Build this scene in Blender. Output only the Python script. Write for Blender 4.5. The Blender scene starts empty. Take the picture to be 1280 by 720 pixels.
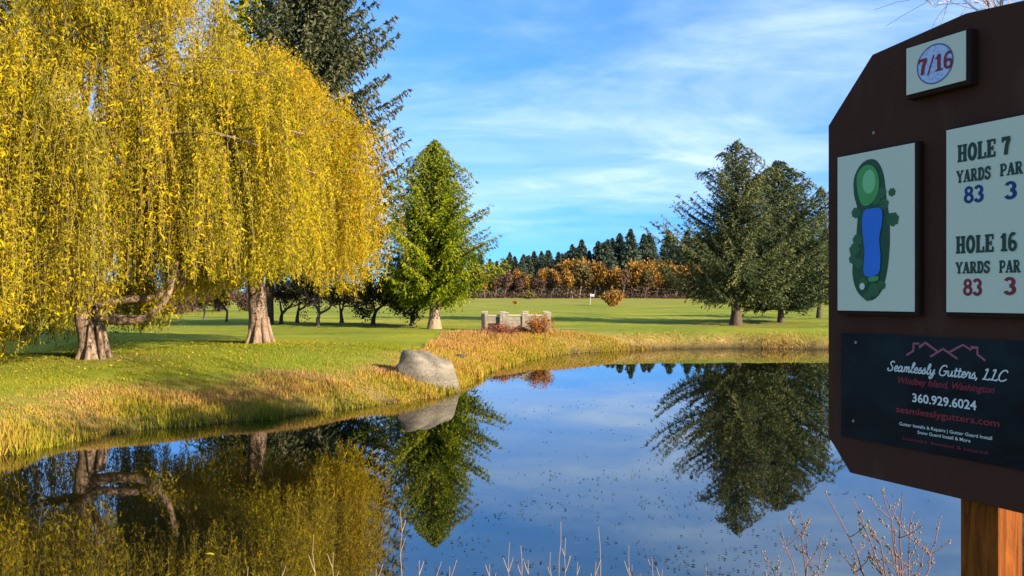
import bpy, math, random
import numpy as np
from mathutils import Vector, Matrix
PI = math.pi
S = bpy.context.scene
COL = S.collection

# ------------------------------------------------------------------ camera
EYE = 3.0                       # eye height above the pond
F = 1000.0                      # focal length in photo pixels (photo 1280 wide)
HZ = 372.0                      # horizon row in the photo
cam = bpy.data.objects.new('camera', bpy.data.cameras.new('camera'))
COL.objects.link(cam)
cam.location = (0, 0, EYE)
cam.rotation_euler = (PI/2, 0, 0)
cam.data.sensor_width = 36
cam.data.lens = 36*F/1280
cam.data.shift_y = (HZ-360)/1280
cam.data.clip_start = 0.05
cam.data.clip_end = 6000
S.camera = cam

# ------------------------------------------------------------------ light
SUN_AZ, SUN_EL = math.radians(124), math.radians(20)
sdir = Vector((math.sin(SUN_AZ)*math.cos(SUN_EL), math.cos(SUN_AZ)*math.cos(SUN_EL), math.sin(SUN_EL)))
sl = bpy.data.lights.new('sun', 'SUN')
sl.energy = 5.0
sl.angle = math.radians(0.5)
sl.color = (1.0, 0.88, 0.68)
so = bpy.data.objects.new('sun', sl)
COL.objects.link(so)
so.rotation_euler = sdir.to_track_quat('Z', 'Y').to_euler()

W = bpy.data.worlds.new('World')
S.world = W
W.use_nodes = True
wn, wl = W.node_tree.nodes, W.node_tree.links
bg = wn['Background']
bg.inputs['Strength'].default_value = 0.125
sky = wn.new('ShaderNodeTexSky')
sky.sky_type = 'NISHITA'
sky.sun_disc = False
sky.sun_elevation = SUN_EL
sky.sun_rotation = SUN_AZ
sky.air_density, sky.dust_density, sky.ozone_density = 0.6, 0.0, 5.0
S.view_settings.view_transform = 'Standard'
S.view_settings.look = 'None'
S.view_settings.exposure = 1.5
S.view_settings.gamma = 1.0


def wmath(op, a, b=None, clamp=False):
    n = wn.new('ShaderNodeMath'); n.operation = op; n.use_clamp = clamp
    for i, v in enumerate((a, b)):
        if v is None: continue
        if isinstance(v, (int, float)): n.inputs[i].default_value = v
        else: wl.new(v, n.inputs[i])
    return n.outputs[0]


tc = wn.new('ShaderNodeTexCoord')
sep = wn.new('ShaderNodeSeparateXYZ'); wl.new(tc.outputs['Generated'], sep.inputs[0])
zup = wmath('MAXIMUM', sep.outputs[2], 0.0)
# deeper blue low down: clear cold air
ramp = wn.new('ShaderNodeValToRGB')
ramp.color_ramp.elements[0].position = 0.0; ramp.color_ramp.elements[0].color = (.17, .36, .50, 1)
ramp.color_ramp.elements[1].position = 0.4; ramp.color_ramp.elements[1].color = (.80, 1.08, 1.06, 1)
e = ramp.color_ramp.elements.new(0.12); e.color = (.36, .62, .80, 1)
wl.new(zup, ramp.inputs[0])
mul = wn.new('ShaderNodeMix'); mul.data_type = 'RGBA'; mul.blend_type = 'MULTIPLY'; mul.inputs[0].default_value = 1
wl.new(sky.outputs[0], mul.inputs[6]); wl.new(ramp.outputs[0], mul.inputs[7])
# cirrus on a high plane
den = wmath('ADD', zup, 0.20)
comb = wn.new('ShaderNodeCombineXYZ')
wl.new(wmath('DIVIDE', sep.outputs[0], den), comb.inputs[0]); wl.new(wmath('DIVIDE', sep.outputs[1], den), comb.inputs[1])


def cirrus(rot, sx, sy, scale, lo, hi, detail, dist):
    mp = wn.new('ShaderNodeMapping'); mp.inputs['Rotation'].default_value = (0, 0, math.radians(rot)); mp.inputs['Scale'].default_value = (sx, sy, 1)
    mp.inputs['Location'].default_value = (rot*.37, sx*3.1, 0)
    wl.new(comb.outputs[0], mp.inputs[0])
    nz = wn.new('ShaderNodeTexNoise'); nz.inputs['Scale'].default_value = scale; nz.inputs['Detail'].default_value = detail
    nz.inputs['Roughness'].default_value = .58; nz.inputs['Distortion'].default_value = dist
    wl.new(mp.outputs[0], nz.inputs[0])
    mr = wn.new('ShaderNodeMapRange'); mr.interpolation_type = 'SMOOTHSTEP'
    mr.inputs[1].default_value = lo; mr.inputs[2].default_value = hi
    wl.new(nz.outputs[0], mr.inputs[0])
    return mr.outputs[0]


c1 = cirrus(24, .85, 1.7, .75, .30, .74, 5, .7)
c2 = cirrus(-18, 1.0, 1.9, 1.9, .36, .82, 6, 1.4)
cm = wmath('ADD', wmath('MULTIPLY', c1, .54), wmath('MULTIPLY', wmath('MULTIPLY', c2, c1), .55))
fade = wn.new('ShaderNodeMapRange'); fade.inputs[1].default_value = .02; fade.inputs[2].default_value = .16
wl.new(zup, fade.inputs[0])
cm = wmath('MULTIPLY', cm, fade.outputs[0], True)
cmix = wn.new('ShaderNodeMix'); cmix.data_type = 'RGBA'
cmix.inputs[7].default_value = (2.6, 3.3, 4.1, 1)
wl.new(cm, cmix.inputs[0]); wl.new(mul.outputs[2], cmix.inputs[6])
wl.new(cmix.outputs[2], bg.inputs[0])

# ------------------------------------------------------------------ helpers


def at(px, py, d):
    """photo pixel at distance d (metres along the view) -> world point"""
    return Vector(((px-640)/F*d, d, EYE-(py-HZ)/F*d))


def hx(px, d):
    return (px-640)/F*d


def tag(o, label=None, cat=None, group=None, kind=None):
    if label: o['label'] = label
    if cat: o['category'] = cat
    if group: o['group'] = group
    if kind: o['kind'] = kind
    return o


def empty(name, loc, label=None, cat=None, group=None, rz=0):
    o = bpy.data.objects.new(name, None)
    COL.objects.link(o)
    o.location = loc; o.rotation_euler = (0, 0, rz)
    o.empty_display_size = .2
    return tag(o, label, cat, group)


def link(name, me, parent=None):
    o = bpy.data.objects.new(name, me)
    COL.objects.link(o)
    if parent: o.parent = parent
    return o


class Geo:
    """collects numpy vertices, quads, triangles, a per-vertex 'var' value and per-face material slots"""

    def __init__(s):
        s.v, s.q, s.t, s.a, s.qm, s.tm, s.n = [], [], [], [], [], [], 0

    def add(s, v, q=None, t=None, var=0.5, slot=0):
        v = np.asarray(v, float).reshape(-1, 3)
        if len(v) == 0: return
        if q is not None and len(q):
            q = np.asarray(q, np.int64).reshape(-1, 4)+s.n; s.q.append(q); s.qm.append(np.full(len(q), slot))
        if t is not None and len(t):
            t = np.asarray(t, np.int64).reshape(-1, 3)+s.n; s.t.append(t); s.tm.append(np.full(len(t), slot))
        s.v.append(v); s.a.append(np.broadcast_to(np.asarray(var, float), (len(v),)))
        s.n += len(v)

    def kites(s, c, a, b, var, slot=0):
        """leaf-shaped quads: centre c, half length vector a, half width vector b"""
        c, a, b = (np.asarray(x, float) for x in (c, a, b))
        n = len(c)
        if n == 0: return
        v = np.empty((n, 4, 3))
        v[:, 0] = c-a; v[:, 1] = c+b+a*.1; v[:, 2] = c+a; v[:, 3] = c-b+a*.1
        s.add(v, np.arange(n*4).reshape(n, 4), None, np.repeat(np.broadcast_to(np.asarray(var, float), (n,)), 4), slot)

    def blades3(s, c, a, b, var, slot=0):
        """narrow one-triangle leaves for very large crowns"""
        n = len(c); v = np.empty((n, 3, 3))
        v[:, 0] = c-a*.8+b; v[:, 1] = c-a*.55-b; v[:, 2] = c+a*1.1
        s.add(v, None, np.arange(n*3).reshape(n, 3), np.repeat(np.broadcast_to(np.asarray(var, float), (n,)), 3), slot)

    def tubes(s, P, R, k=6, var=0.5, slot=0, cap=False):
        """P (N,m,3) paths, R (N,m) radii"""
        P = np.asarray(P, float); R = np.asarray(R, float)
        if P.ndim == 2: P = P[None]; R = R[None]
        N, m, _ = P.shape
        if N == 0: return
        T = np.gradient(P, axis=1); T /= np.linalg.norm(T, axis=2, keepdims=True)+1e-9
        ref = np.where(np.abs(T[:, :1, 2:3]) > .9, np.array([1., 0, 0]), np.array([0, 0, 1.]))
        ref = np.broadcast_to(ref, T.shape)
        U = np.cross(T, ref); U /= np.linalg.norm(U, axis=2, keepdims=True)+1e-9
        V = np.cross(T, U)
        th = np.arange(k)*2*PI/k
        ring = (U[:, :, None]*np.cos(th)[None, None, :, None]+V[:, :, None]*np.sin(th)[None, None, :, None])*R[:, :, None, None]
        v = P[:, :, None]+ring
        idx = np.arange(N*m*k).reshape(N, m, k)
        a = idx[:, :-1]; b = idx[:, 1:]
        q = np.stack([a, np.roll(a, -1, 2), np.roll(b, -1, 2), b], -1)
        vv = np.broadcast_to(np.asarray(var, float), (N,))
        s.add(v, q, None, np.repeat(vv, m*k), slot)
        if cap:
            for i in range(N):
                for j in (0, m-1):
                    base = v[i, j]; c = P[i, j]
                    s.add(np.vstack([base, c[None]]), None, [[x, (x+1) % k, k] for x in range(k)], vv[i], slot)

    def box(s, c, d, var=.5, slot=0, rz=0):
        x, y, z = (np.array(d)/2)
        v = np.array([(-x, -y, -z), (x, -y, -z), (x, y, -z), (-x, y, -z), (-x, -y, z), (x, -y, z), (x, y, z), (-x, y, z)])
        if rz:
            ca, sa = math.cos(rz), math.sin(rz)
            v = v @ np.array([[ca, sa, 0], [-sa, ca, 0], [0, 0, 1]])
        s.add(v+np.array(c), [(0, 3, 2, 1), (4, 5, 6, 7), (0, 1, 5, 4), (1, 2, 6, 5), (2, 3, 7, 6), (3, 0, 4, 7)], None, var, slot)

    def mesh(s, name, mats, smooth=False):
        me = bpy.data.meshes.new(name)
        v = np.concatenate(s.v)
        me.vertices.add(len(v)); me.vertices.foreach_set('co', v.ravel().astype(np.float32))
        loops, starts, mi = [], [], []
        pos = 0
        if s.q:
            q = np.concatenate(s.q); loops.append(q.ravel()); starts.append(np.arange(len(q))*4); pos = len(q)*4; mi.append(np.concatenate(s.qm))
        if s.t:
            t = np.concatenate(s.t); loops.append(t.ravel()); starts.append(pos+np.arange(len(t))*3); mi.append(np.concatenate(s.tm))
        loops = np.concatenate(loops).astype(np.int32); starts = np.concatenate(starts).astype(np.int32); mi = np.concatenate(mi).astype(np.int32)
        me.loops.add(len(loops)); me.loops.foreach_set('vertex_index', loops)
        me.polygons.add(len(starts)); me.polygons.foreach_set('loop_start', starts)
        me.polygons.foreach_set('material_index', mi)
        at_ = me.attributes.new('var', 'FLOAT', 'POINT'); at_.data.foreach_set('value', np.concatenate(s.a).astype(np.float32))
        for m in (mats if isinstance(mats, (list, tuple)) else [mats]): me.materials.append(m)
        me.polygons.foreach_set('use_smooth', np.full(len(starts), smooth))
        me.update(calc_edges=True)
        return me


def unit(a):
    return a/(np.linalg.norm(a, axis=-1, keepdims=True)+1e-9)


def bez(p0, p1, p2, n):
    t = np.linspace(0, 1, n)[:, None]
    return (1-t)**2*np.asarray(p0, float)+2*t*(1-t)*np.asarray(p1, float)+t*t*np.asarray(p2, float)


def catmull(pts, per=8, closed=False):
    p = np.asarray(pts, float); n = len(p)
    out = []
    segs = n if closed else n-1
    for i in range(segs):
        if closed: a, b, c, d = p[(i-1) % n], p[i], p[(i+1) % n], p[(i+2) % n]
        else: a, b, c, d = p[max(i-1, 0)], p[i], p[i+1], p[min(i+2, n-1)]
        for t in np.arange(per)/per:
            out.append(.5*((2*b)+(c-a)*t+(2*a-5*b+4*c-d)*t*t+(3*b-a-3*c+d)*t**3))
    if not closed: out.append(p[-1])
    return np.array(out)


# ------------------------------------------------------------------ materials
class NT:
    def __init__(s, name):
        s.m = bpy.data.materials.new(name); s.m.use_nodes = True
        s.t = s.m.node_tree; s.n = s.t.nodes; s.b = s.n['Principled BSDF']; s.out = s.n['Material Output']

    def L(s, a, b): s.t.links.new(a, b)

    def noise(s, scale, detail=4, vec=None, rough=.55, dist=0):
        n = s.n.new('ShaderNodeTexNoise'); n.inputs['Scale'].default_value = scale; n.inputs['Detail'].default_value = detail
        n.inputs['Roughness'].default_value = rough; n.inputs['Distortion'].default_value = dist
        if vec is not None: s.L(vec, n.inputs[0])
        return n.outputs[0]

    def obj(s, scale=(1, 1, 1), rot=(0, 0, 0)):
        t = s.n.new('ShaderNodeTexCoord'); m = s.n.new('ShaderNodeMapping'); m.inputs['Scale'].default_value = scale; m.inputs['Rotation'].default_value = rot
        s.L(t.outputs['Object'], m.inputs[0]); return m.outputs[0]

    def attr(s, name='var'):
        a = s.n.new('ShaderNodeAttribute'); a.attribute_name = name; return a.outputs['Fac']

    def ramp(s, f, stops):
        r = s.n.new('ShaderNodeValToRGB'); el = r.color_ramp.elements
        for i, (p, c) in enumerate(stops):
            x = el[i] if i < 2 else el.new(p)
            x.position = p; x.color = (*c, 1)
        s.L(f, r.inputs[0]); return r.outputs[0]

    def mix(s, f, a, b, mode='MIX'):
        m = s.n.new('ShaderNodeMix'); m.data_type = 'RGBA'; m.blend_type = mode
        for i, v in ((0, f), (6, a), (7, b)):
            if isinstance(v, (int, float)): m.inputs[i].default_value = v
            elif isinstance(v, tuple): m.inputs[i].default_value = (*v, 1)
            else: s.L(v, m.inputs[i])
        return m.outputs[2]

    def math(s, op, a, b=0.0, clamp=False):
        m = s.n.new('ShaderNodeMath'); m.operation = op; m.use_clamp = clamp
        for i, v in enumerate((a, b)):
            if isinstance(v, (int, float)): m.inputs[i].default_value = v
            else: s.L(v, m.inputs[i])
        return m.outputs[0]

    def bump(s, h, strength=.5, dist=.02):
        b = s.n.new('ShaderNodeBump'); b.inputs['Strength'].default_value = strength; b.inputs['Distance'].default_value = dist
        s.L(h, b.inputs['Height']); s.L(b.outputs[0], s.b.inputs['Normal'])

    def set(s, rough=.8, spec=.3, col=None):
        s.b.inputs['Roughness'].default_value = rough; s.b.inputs['Specular IOR Level'].default_value = spec
        if col is not None:
            if isinstance(col, tuple): s.b.inputs['Base Color'].default_value = (*col, 1)
            else: s.L(col, s.b.inputs['Base Color'])
        return s.m


def leaf_mat(name, stops, trans=.35, clump=None):
    k = NT(name)
    f = k.attr()
    if clump:
        nz = k.noise(clump, 2, k.obj())
        f = k.math('ADD', f, k.math('MULTIPLY', k.math('SUBTRACT', nz, .5), .7), True)
    c = k.ramp(f, stops)
    d = k.n.new('ShaderNodeBsdfDiffuse'); t = k.n.new('ShaderNodeBsdfTranslucent'); x = k.n.new('ShaderNodeMixShader')
    k.L(c, d.inputs[0]); k.L(c, t.inputs[0]); x.inputs[0].default_value = trans
    k.L(d.outputs[0], x.inputs[1]); k.L(t.outputs[0], x.inputs[2]); k.L(x.outputs[0], k.out.inputs[0])
    k.n.remove(k.b)
    return k.m


def bark_mat(name, c0, c1, c2, s=3.0):
    k = NT(name)
    v = k.obj((1, 1, .22))
    n1 = k.noise(s*3, 6, v, .65, .4); n2 = k.noise(s*.6, 3, k.obj())
    c = k.ramp(n1, [(.3, c0), (.7, c2), (.5, c1)])
    c = k.mix(k.math('MULTIPLY', n2, .5), c, c1)
    k.bump(n1, .9, .06)
    return k.set(.9, .15, c)


def plain(name, col, rough=.7, spec=.3, var=.25, scale=8, bump=.0):
    k = NT(name)
    n = k.noise(scale, 5, k.obj())
    c = k.mix(k.math('MULTIPLY', n, var*2), tuple(x*(1+var*.5) for x in col), tuple(x*(1-var) for x in col))
    if bump: k.bump(n, bump, .01)
    return k.set(rough, spec, c)


M = {}
M['willow_leaf'] = leaf_mat('willow_leaf', [(0, (.10, .10, .008)), (1, (.50, .25, .012)), (.35, (.33, .27, .010)), (.7, (.56, .39, .012))], .42)
M['willow_twig'] = plain('willow_twig', (.16, .11, .03), .8, .2)
M['willow_bark'] = bark_mat('willow_bark', (.045, .028, .019), (.22, .145, .095), (.44, .31, .21), 3.4)
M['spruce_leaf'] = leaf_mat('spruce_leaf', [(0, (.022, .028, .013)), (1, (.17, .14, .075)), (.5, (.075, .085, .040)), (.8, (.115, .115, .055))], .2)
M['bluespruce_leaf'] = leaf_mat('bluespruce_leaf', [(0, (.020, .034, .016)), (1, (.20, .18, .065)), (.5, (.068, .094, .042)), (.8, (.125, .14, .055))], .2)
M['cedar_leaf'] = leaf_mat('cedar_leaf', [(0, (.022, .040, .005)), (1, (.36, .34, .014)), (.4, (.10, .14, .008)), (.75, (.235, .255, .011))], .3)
M['orchard_leaf'] = leaf_mat('orchard_leaf', [(0, (.018, .025, .010)), (1, (.10, .10, .03)), (.5, (.04, .05, .018))], .25)
M['conifer_bark'] = bark_mat('conifer_bark', (.03, .022, .017), (.085, .06, .042), (.16, .115, .08), 3)
M['cedar_bark'] = bark_mat('cedar_bark', (.10, .06, .04), (.30, .20, .13), (.45, .32, .22), 3)
M['dark_bark'] = bark_mat('dark_bark', (.03, .025, .02), (.08, .066, .053), (.15, .125, .10), 4)
M['bare_twig'] = plain('bare_twig', (.17, .125, .11), .85, .15, .3, 1.5)
M['pale_twig'] = plain('pale_twig', (.30, .24, .20), .85, .15, .3, 1.5)
M['pink_twig'] = plain('pink_twig', (.40, .30, .28), .8, .2, .2, 1.5)
M['far_conifer'] = leaf_mat('far_conifer', [(0, (.030, .050, .040)), (1, (.14, .16, .10)), (.5, (.075, .105, .072))], .15)
M['far_autumn'] = leaf_mat('far_autumn', [(0, (.12, .065, .025)), (1, (.44, .24, .045)), (.5, (.29, .15, .032))], .25)
M['far_olive'] = leaf_mat('far_olive', [(0, (.07, .055, .025)), (1, (.20, .15, .05)), (.5, (.13, .095, .035))], .25)
M['far_brown'] = leaf_mat('far_brown', [(0, (.06, .035, .025)), (1, (.18, .11, .07)), (.5, (.11, .065, .045))], .2)
M['far_bark'] = plain('far_bark', (.26, .21, .17), .9, .1, .4, .5)
M['red_shrub'] = leaf_mat('red_shrub', [(0, (.12, .035, .02)), (1, (.36, .16, .08)), (.5, (.24, .08, .045))], .25)
M['orange_shrub'] = leaf_mat('orange_shrub', [(0, (.14, .05, .02)), (1, (.48, .22, .03)), (.5, (.32, .11, .02))], .25)
M['bank_grass'] = leaf_mat('bank_grass', [(0, (.09, .11, .010)), (1, (.42, .21, .10)), (.3, (.26, .22, .015)), (.5, (.40, .26, .04)), (.75, (.40, .21, .055))], .3)
M['lawn_grass'] = leaf_mat('lawn_grass', [(0, (.09, .12, .008)), (1, (.40, .29, .06)), (.5, (.22, .22, .013))], .3)
M['fallen_leaf'] = leaf_mat('fallen_leaf', [(0, (.22, .13, .02)), (1, (.55, .38, .04)), (.5, (.40, .26, .03))], .2)
M['dry_stalk'] = plain('dry_stalk', (.27, .19, .115), .8, .2, .3, 12)
M['red_stem'] = plain('red_stem', (.17, .08, .06), .7, .3, .3, 12)
M['seed_bud'] = plain('seed_bud', (.22, .165, .09), .8, .2, .4, 30)
M['pad'] = leaf_mat('pad', [(0, (.014, .014, .012)), (1, (.10, .08, .045)), (.5, (.035, .032, .025))], .05)

# ground: mown grass, straw on the pond bank
k = NT('ground')
ob = k.obj()
g1 = k.noise(.16, 5, ob, .6); g2 = k.noise(3.5, 6, ob, .7); g3 = k.noise(40, 3, ob, .7)
mow = k.noise(.09, 2, k.obj((.25, 2.2, 1), (0, 0, .25)), .5)
fair = k.ramp(k.math('ADD', k.math('MULTIPLY', g1, .45), k.math('MULTIPLY', mow, .55)), [(.38, (.11, .18, .009)), (.62, (.37, .32, .020)), (.5, (.215, .25, .012))])
fair = k.mix(k.math('MULTIPLY', k.math('SUBTRACT', g2, .40, True), 2.4, True), fair, (.29, .25, .04))
fair = k.mix(k.math('MULTIPLY', g3, .35), fair, (.06, .09, .008))
straw = k.ramp(g2, [(.3, (.13, .10, .025)), (.72, (.44, .29, .12)), (.5, (.28, .19, .06))])
straw = k.mix(k.math('MULTIPLY', g3, .5), straw, (.10, .075, .02))
ro = k.attr('rough')
gp = k.noise(.55, 4, ob, .6)
ro = k.math('ADD', ro, k.math('MULTIPLY', k.math('SUBTRACT', gp, .55, True), 2.2), True)
fz = k.math('ADD', ro, k.math('MULTIPLY', k.math('SUBTRACT', g2, .5), .9), True)
gc = k.mix(fz, fair, straw)
gc = k.mix(k.math('MULTIPLY', k.attr('mud'), .95), gc, (.035, .026, .014))
k.bump(k.math('ADD', k.math('MULTIPLY', g2, .5), g3), .7, .05)
M['ground'] = k.set(.95, .1, gc)

# pond
k = NT('pond_water')
n1 = k.noise(1.1, 3, k.obj((1, .45, 1)), .5); n2 = k.noise(7, 2, k.obj((1, .5, 1)), .5)
np_ = k.ramp(k.noise(.16, 3, k.obj((1, .5, 1)), .6), [(.42, (.12, .12, .12)), (.62, (1, 1, 1))])
k.bump(k.math('MULTIPLY', k.math('ADD', n1, k.math('MULTIPLY', n2, .22)), np_), .25, .007)
k.b.inputs['IOR'].default_value = 1.55
murk = k.ramp(k.noise(.5, 4, k.obj()), [(.35, (.002, .003, .002)), (.7, (.010, .010, .004))])
M['water'] = k.set(.015, .5, murk)
k.b.inputs['IOR'].default_value = 2.8

# boulder
k = NT('boulder')
nb = k.noise(1.7, 6, k.obj((.7, .7, 2.0), (0, .25, 0)), .55, .4); nf = k.noise(16, 5, k.obj(), .7)
c = k.ramp(nb, [(.3, (.11, .09, .065)), (.7, (.34, .28, .20)), (.5, (.22, .18, .13))])
c = k.mix(k.math('MULTIPLY', nf, .6), c, (.10, .085, .065))
ck = k.n.new('ShaderNodeTexVoronoi'); ck.feature = 'DISTANCE_TO_EDGE'; ck.inputs['Scale'].default_value = 1.1
wv_ = k.n.new('ShaderNodeVectorMath'); wv_.operation = 'ADD'; k.L(k.obj((1, 1, 1.6)), wv_.inputs[0])
nv3 = k.n.new('ShaderNodeTexNoise'); nv3.inputs['Scale'].default_value = 3; k.L(k.obj(), nv3.inputs[0]); k.L(nv3.outputs['Color'], wv_.inputs[1]); k.L(wv_.outputs[0], ck.inputs[0])
crk = k.math('SUBTRACT', 1.0, k.math('MULTIPLY', ck.outputs['Distance'], 55), True)
c = k.mix(k.math('MULTIPLY', crk, k.math('MULTIPLY', nf, .55)), c, (.06, .05, .04))
sx_ = k.n.new('ShaderNodeSeparateXYZ'); k.L(k.obj(), sx_.inputs[0])
wet = k.math('SUBTRACT', 1.0, k.math('MULTIPLY', k.math('ADD', sx_.outputs[2], k.math('MULTIPLY', nf, -.12)), 3.2), True)
c = k.mix(k.math('MULTIPLY', wet, .8), c, (.045, .035, .022))
k.bump(k.math('SUBTRACT', k.math('ADD', nb, k.math('MULTIPLY', nf, .4)), k.math('MULTIPLY', crk, .25)), .8, .08)
M['boulder'] = k.set(.85, .2, c)

# sign materials
k = NT('brown_paint')
n1 = k.noise(60, 4, k.obj()); n2 = k.noise(3, 5, k.obj())
n3 = k.noise(7, 7, k.obj((1, 1, .25)), .7)
c = k.mix(n2, (.062, .025, .017), (.034, .013, .010))
c = k.mix(k.math('MULTIPLY', k.math('SUBTRACT', n3, .52, True), 2.2, True), c, (.085, .05, .04))
k.bump(k.math('ADD', n1, n3), .3, .002)
M['brown'] = k.set(.8, .12, c)
M['brown_dark'] = plain('brown_dark', (.020, .009, .008), .8, .1, .2, 20)
M['plaque_white'] = plain('plaque_white', (.47, .50, .44), .5, .2, .05, 6)
k = NT('banner_navy')
n2 = k.noise(5, 4, k.obj((1, 1, 1.5)), .5, 1.0)
c = k.ramp(n2, [(.38, (.0015, .002, .006)), (.68, (.004, .012, .020))])
M['navy'] = k.set(.4, .12, c)
M['green_ink'] = plain('green_ink', (.004, .030, .022), .5, .3, .1)
M['blue_ink'] = plain('blue_ink', (.004, .018, .14), .5, .3, .1)
M['red_ink'] = plain('red_ink', (.17, .008, .022), .5, .3, .1)
M['print_red'] = plain('print_red', (.20, .008, .026), .5, .3, .1)
M['print_rose'] = plain('print_rose', (.24, .06, .10), .5, .3, .1)
M['print_white'] = plain('print_white', (.50, .54, .60), .5, .3, .05)
M['map_dark'] = plain('map_dark', (.008, .060, .022), .5, .3, .5, 40)
M['map_mid'] = plain('map_mid', (.020, .10, .035), .5, .3, .5, 60)
M['map_green'] = plain('map_green', (.045, .25, .065), .5, .3, .3, 30)
M['map_light'] = plain('map_light', (.15, .42, .20), .5, .3, .2, 30)
M['map_blue'] = plain('map_blue', (.010, .12, .58), .45, .3, .3, 12)
M['map_sand'] = plain('map_sand', (.45, .50, .42), .5, .3, .2, 30)
k = NT('ball_print')
vor = k.n.new('ShaderNodeTexVoronoi'); vor.inputs['Scale'].default_value = 90; k.L(k.obj(), vor.inputs[0])
c = k.ramp(vor.outputs['Distance'], [(.1, (.22, .32, .58)), (.6, (.36, .46, .72))])
M['ball'] = k.set(.5, .3, c)
M['ball_rim'] = plain('ball_rim', (.05, .08, .22), .5, .3, .1)
M['screw'] = plain('screw', (.16, .13, .10), .35, .6, .2, 60)
k = NT('stained_wood')
wv = k.obj((9, 9, 1.0)); n1 = k.noise(5, 6, wv, .65, 1.2); n2 = k.noise(1.2, 3, k.obj((3, 3, .6)))
c = k.ramp(n1, [(.32, (.045, .011, .001)), (.68, (.25, .065, .003)), (.5, (.15, .037, .002))])
c = k.mix(k.math('MULTIPLY', n2, .35), c, (.10, .022, .001))
k.bump(n1, .4, .006)
M['wood'] = k.set(.75, .15, c)
M['parapet'] = plain('parapet', (.33, .27, .20), .9, .2, .6, 2.5, .4)
M['parapet_cap'] = plain('parapet_cap', (.36, .30, .23), .85, .2, .2, 4, .3)
M['deck_shade'] = plain('deck_shade', (.035, .028, .026), .9, .2, .4, 5, .4)  # deck brown, darkened so the bridge interior looks shaded
M['flag'] = plain('flag', (.8, .8, .78), .8, .2, .05)
M['path'] = plain('path', (.42, .38, .27), .95, .1, .3, 2, .3)
M['far_ridge'] = plain('far_ridge', (.030, .048, .040), .95, .1, .3, .05)

# ------------------------------------------------------------------ terrain
shore_px = [(-14.5, 9.5), (-12.2, 12.6), (-9.7, 15.2), (-8.6, 17.9), (-6.3, 19.6), (-4.7, 21.2), (-3.3, 22.9), (-2.0, 25.0), (-1.35, 29.8), (-.35, 34.5),
            (2.2, 41.5), (7.4, 45.9), (12.5, 47.3), (18.1, 46.4), (24, 45.2), (29, 41), (31, 34), (26, 26), (17, 19.5), (9.0, 14.2), (6.0, 10.0), (5.0, 7.8), (2, 7.0), (-3, 6.8), (-8, 6.2), (-13, 6.2)]
SHORE = catmull([(a, b, 0) for a, b in shore_px], 14, True)[:, :2]
_q = np.arange(len(SHORE)); SHORE = SHORE+np.stack([.10*np.sin(_q*.9)+.07*np.sin(_q*2.3+1), .12*np.sin(_q*.7+2)+.07*np.sin(_q*1.9)], 1)


def sdf(x, y):
    x = np.asarray(x, float).ravel(); y = np.asarray(y, float).ravel()
    out = np.empty(len(x))
    A = SHORE; B = np.roll(SHORE, -1, 0); D = B-A; LL = (D**2).sum(1)
    for i in range(0, len(x), 20000):
        px, py = x[i:i+20000, None], y[i:i+20000, None]
        t = np.clip(((px-A[:, 0])*D[:, 0]+(py-A[:, 1])*D[:, 1])/LL, 0, 1)
        d = np.sqrt(((px-A[:, 0]-t*D[:, 0])**2+(py-A[:, 1]-t*D[:, 1])**2).min(1))
        c = ((A[:, 1] > py) != (B[:, 1] > py)) & (px < D[:, 0]*(py-A[:, 1])/(D[:, 1]+1e-12)+A[:, 0])
        out[i:i+20000] = np.where(c.sum(1) % 2 == 1, -d, d)
    return out


def gau(x, y, cx, cy, rx, ry, a):
    return a*np.exp(-((x-cx)/rx)**2-((y-cy)/ry)**2)


def sstep(a, b, v):
    t = np.clip((v-a)/(b-a), 0, 1); return t*t*(3-2*t)


def height(x, y, d=None):
    x = np.asarray(x, float).ravel(); y = np.asarray(y, float).ravel()
    if d is None: d = sdf(x, y)
    z = np.where(d < 0, np.maximum(d*.3, -.7), 1.02*(1-np.exp(-np.maximum(d, 0)/(2.3-1.5*sstep(37, 43, y)*sstep(-2, 3, x)))))
    w = np.clip(d/3, 0, 1)
    z = z+w*(gau(x, y, -9.5, 31, 5.5, 4.5, .42)+gau(x, y, -13, 24, 4, 3, .10)+gau(x, y, 0, -1, 6, 5, .42))
    z = z+w*.06*(np.sin(x*.33+y*.21)+np.sin(x*.13-y*.4+1))
    z = z-w*gau(x, y, -17, 30.5, 6.5, 2.0, .75)
    z = z+np.maximum(y-75, 0)*.0062*np.clip((700-y)/200, 0, 1)+w*.12*np.sin(y*.09+x*.02)*np.clip((y-60)/40, 0, 1)
    z = z+9*sstep(362, 450, y)*sstep(-170, -20, x-y*.02)+5*sstep(520, 800, y)
    return z


def gz(x, y):
    return float(height([x], [y])[0])


def axis(lo, hi, step, far, n):
    core = np.arange(lo, hi+1e-6, step)
    g = np.geomspace(1, far, n)
    return np.concatenate([lo-g[::-1]*step*1.5, core, hi+g*step*1.5])


xs = axis(-26, 36, .36, 9000, 42); ys = axis(2, 62, .36, 9000, 50)
X, Y = np.meshgrid(xs, ys)
dd = sdf(X, Y); Z = height(X, Y, dd)
rg = np.random.default_rng(3)
Z = Z+rg.normal(0, .018, Z.shape)*np.clip(dd*2, 0, 1)*(dd < 40)
V = np.stack([X.ravel(), Y.ravel(), Z], 1)
nx, ny = len(xs), len(ys)
I = np.arange(nx*ny).reshape(ny, nx)
Q = np.stack([I[:-1, :-1], I[:-1, 1:], I[1:, 1:], I[1:, :-1]], -1).reshape(-1, 4)
G = Geo(); G.add(V, Q)
me = G.mesh('ground', M['ground'], True)
xf, yf = X.ravel(), Y.ravel()
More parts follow.
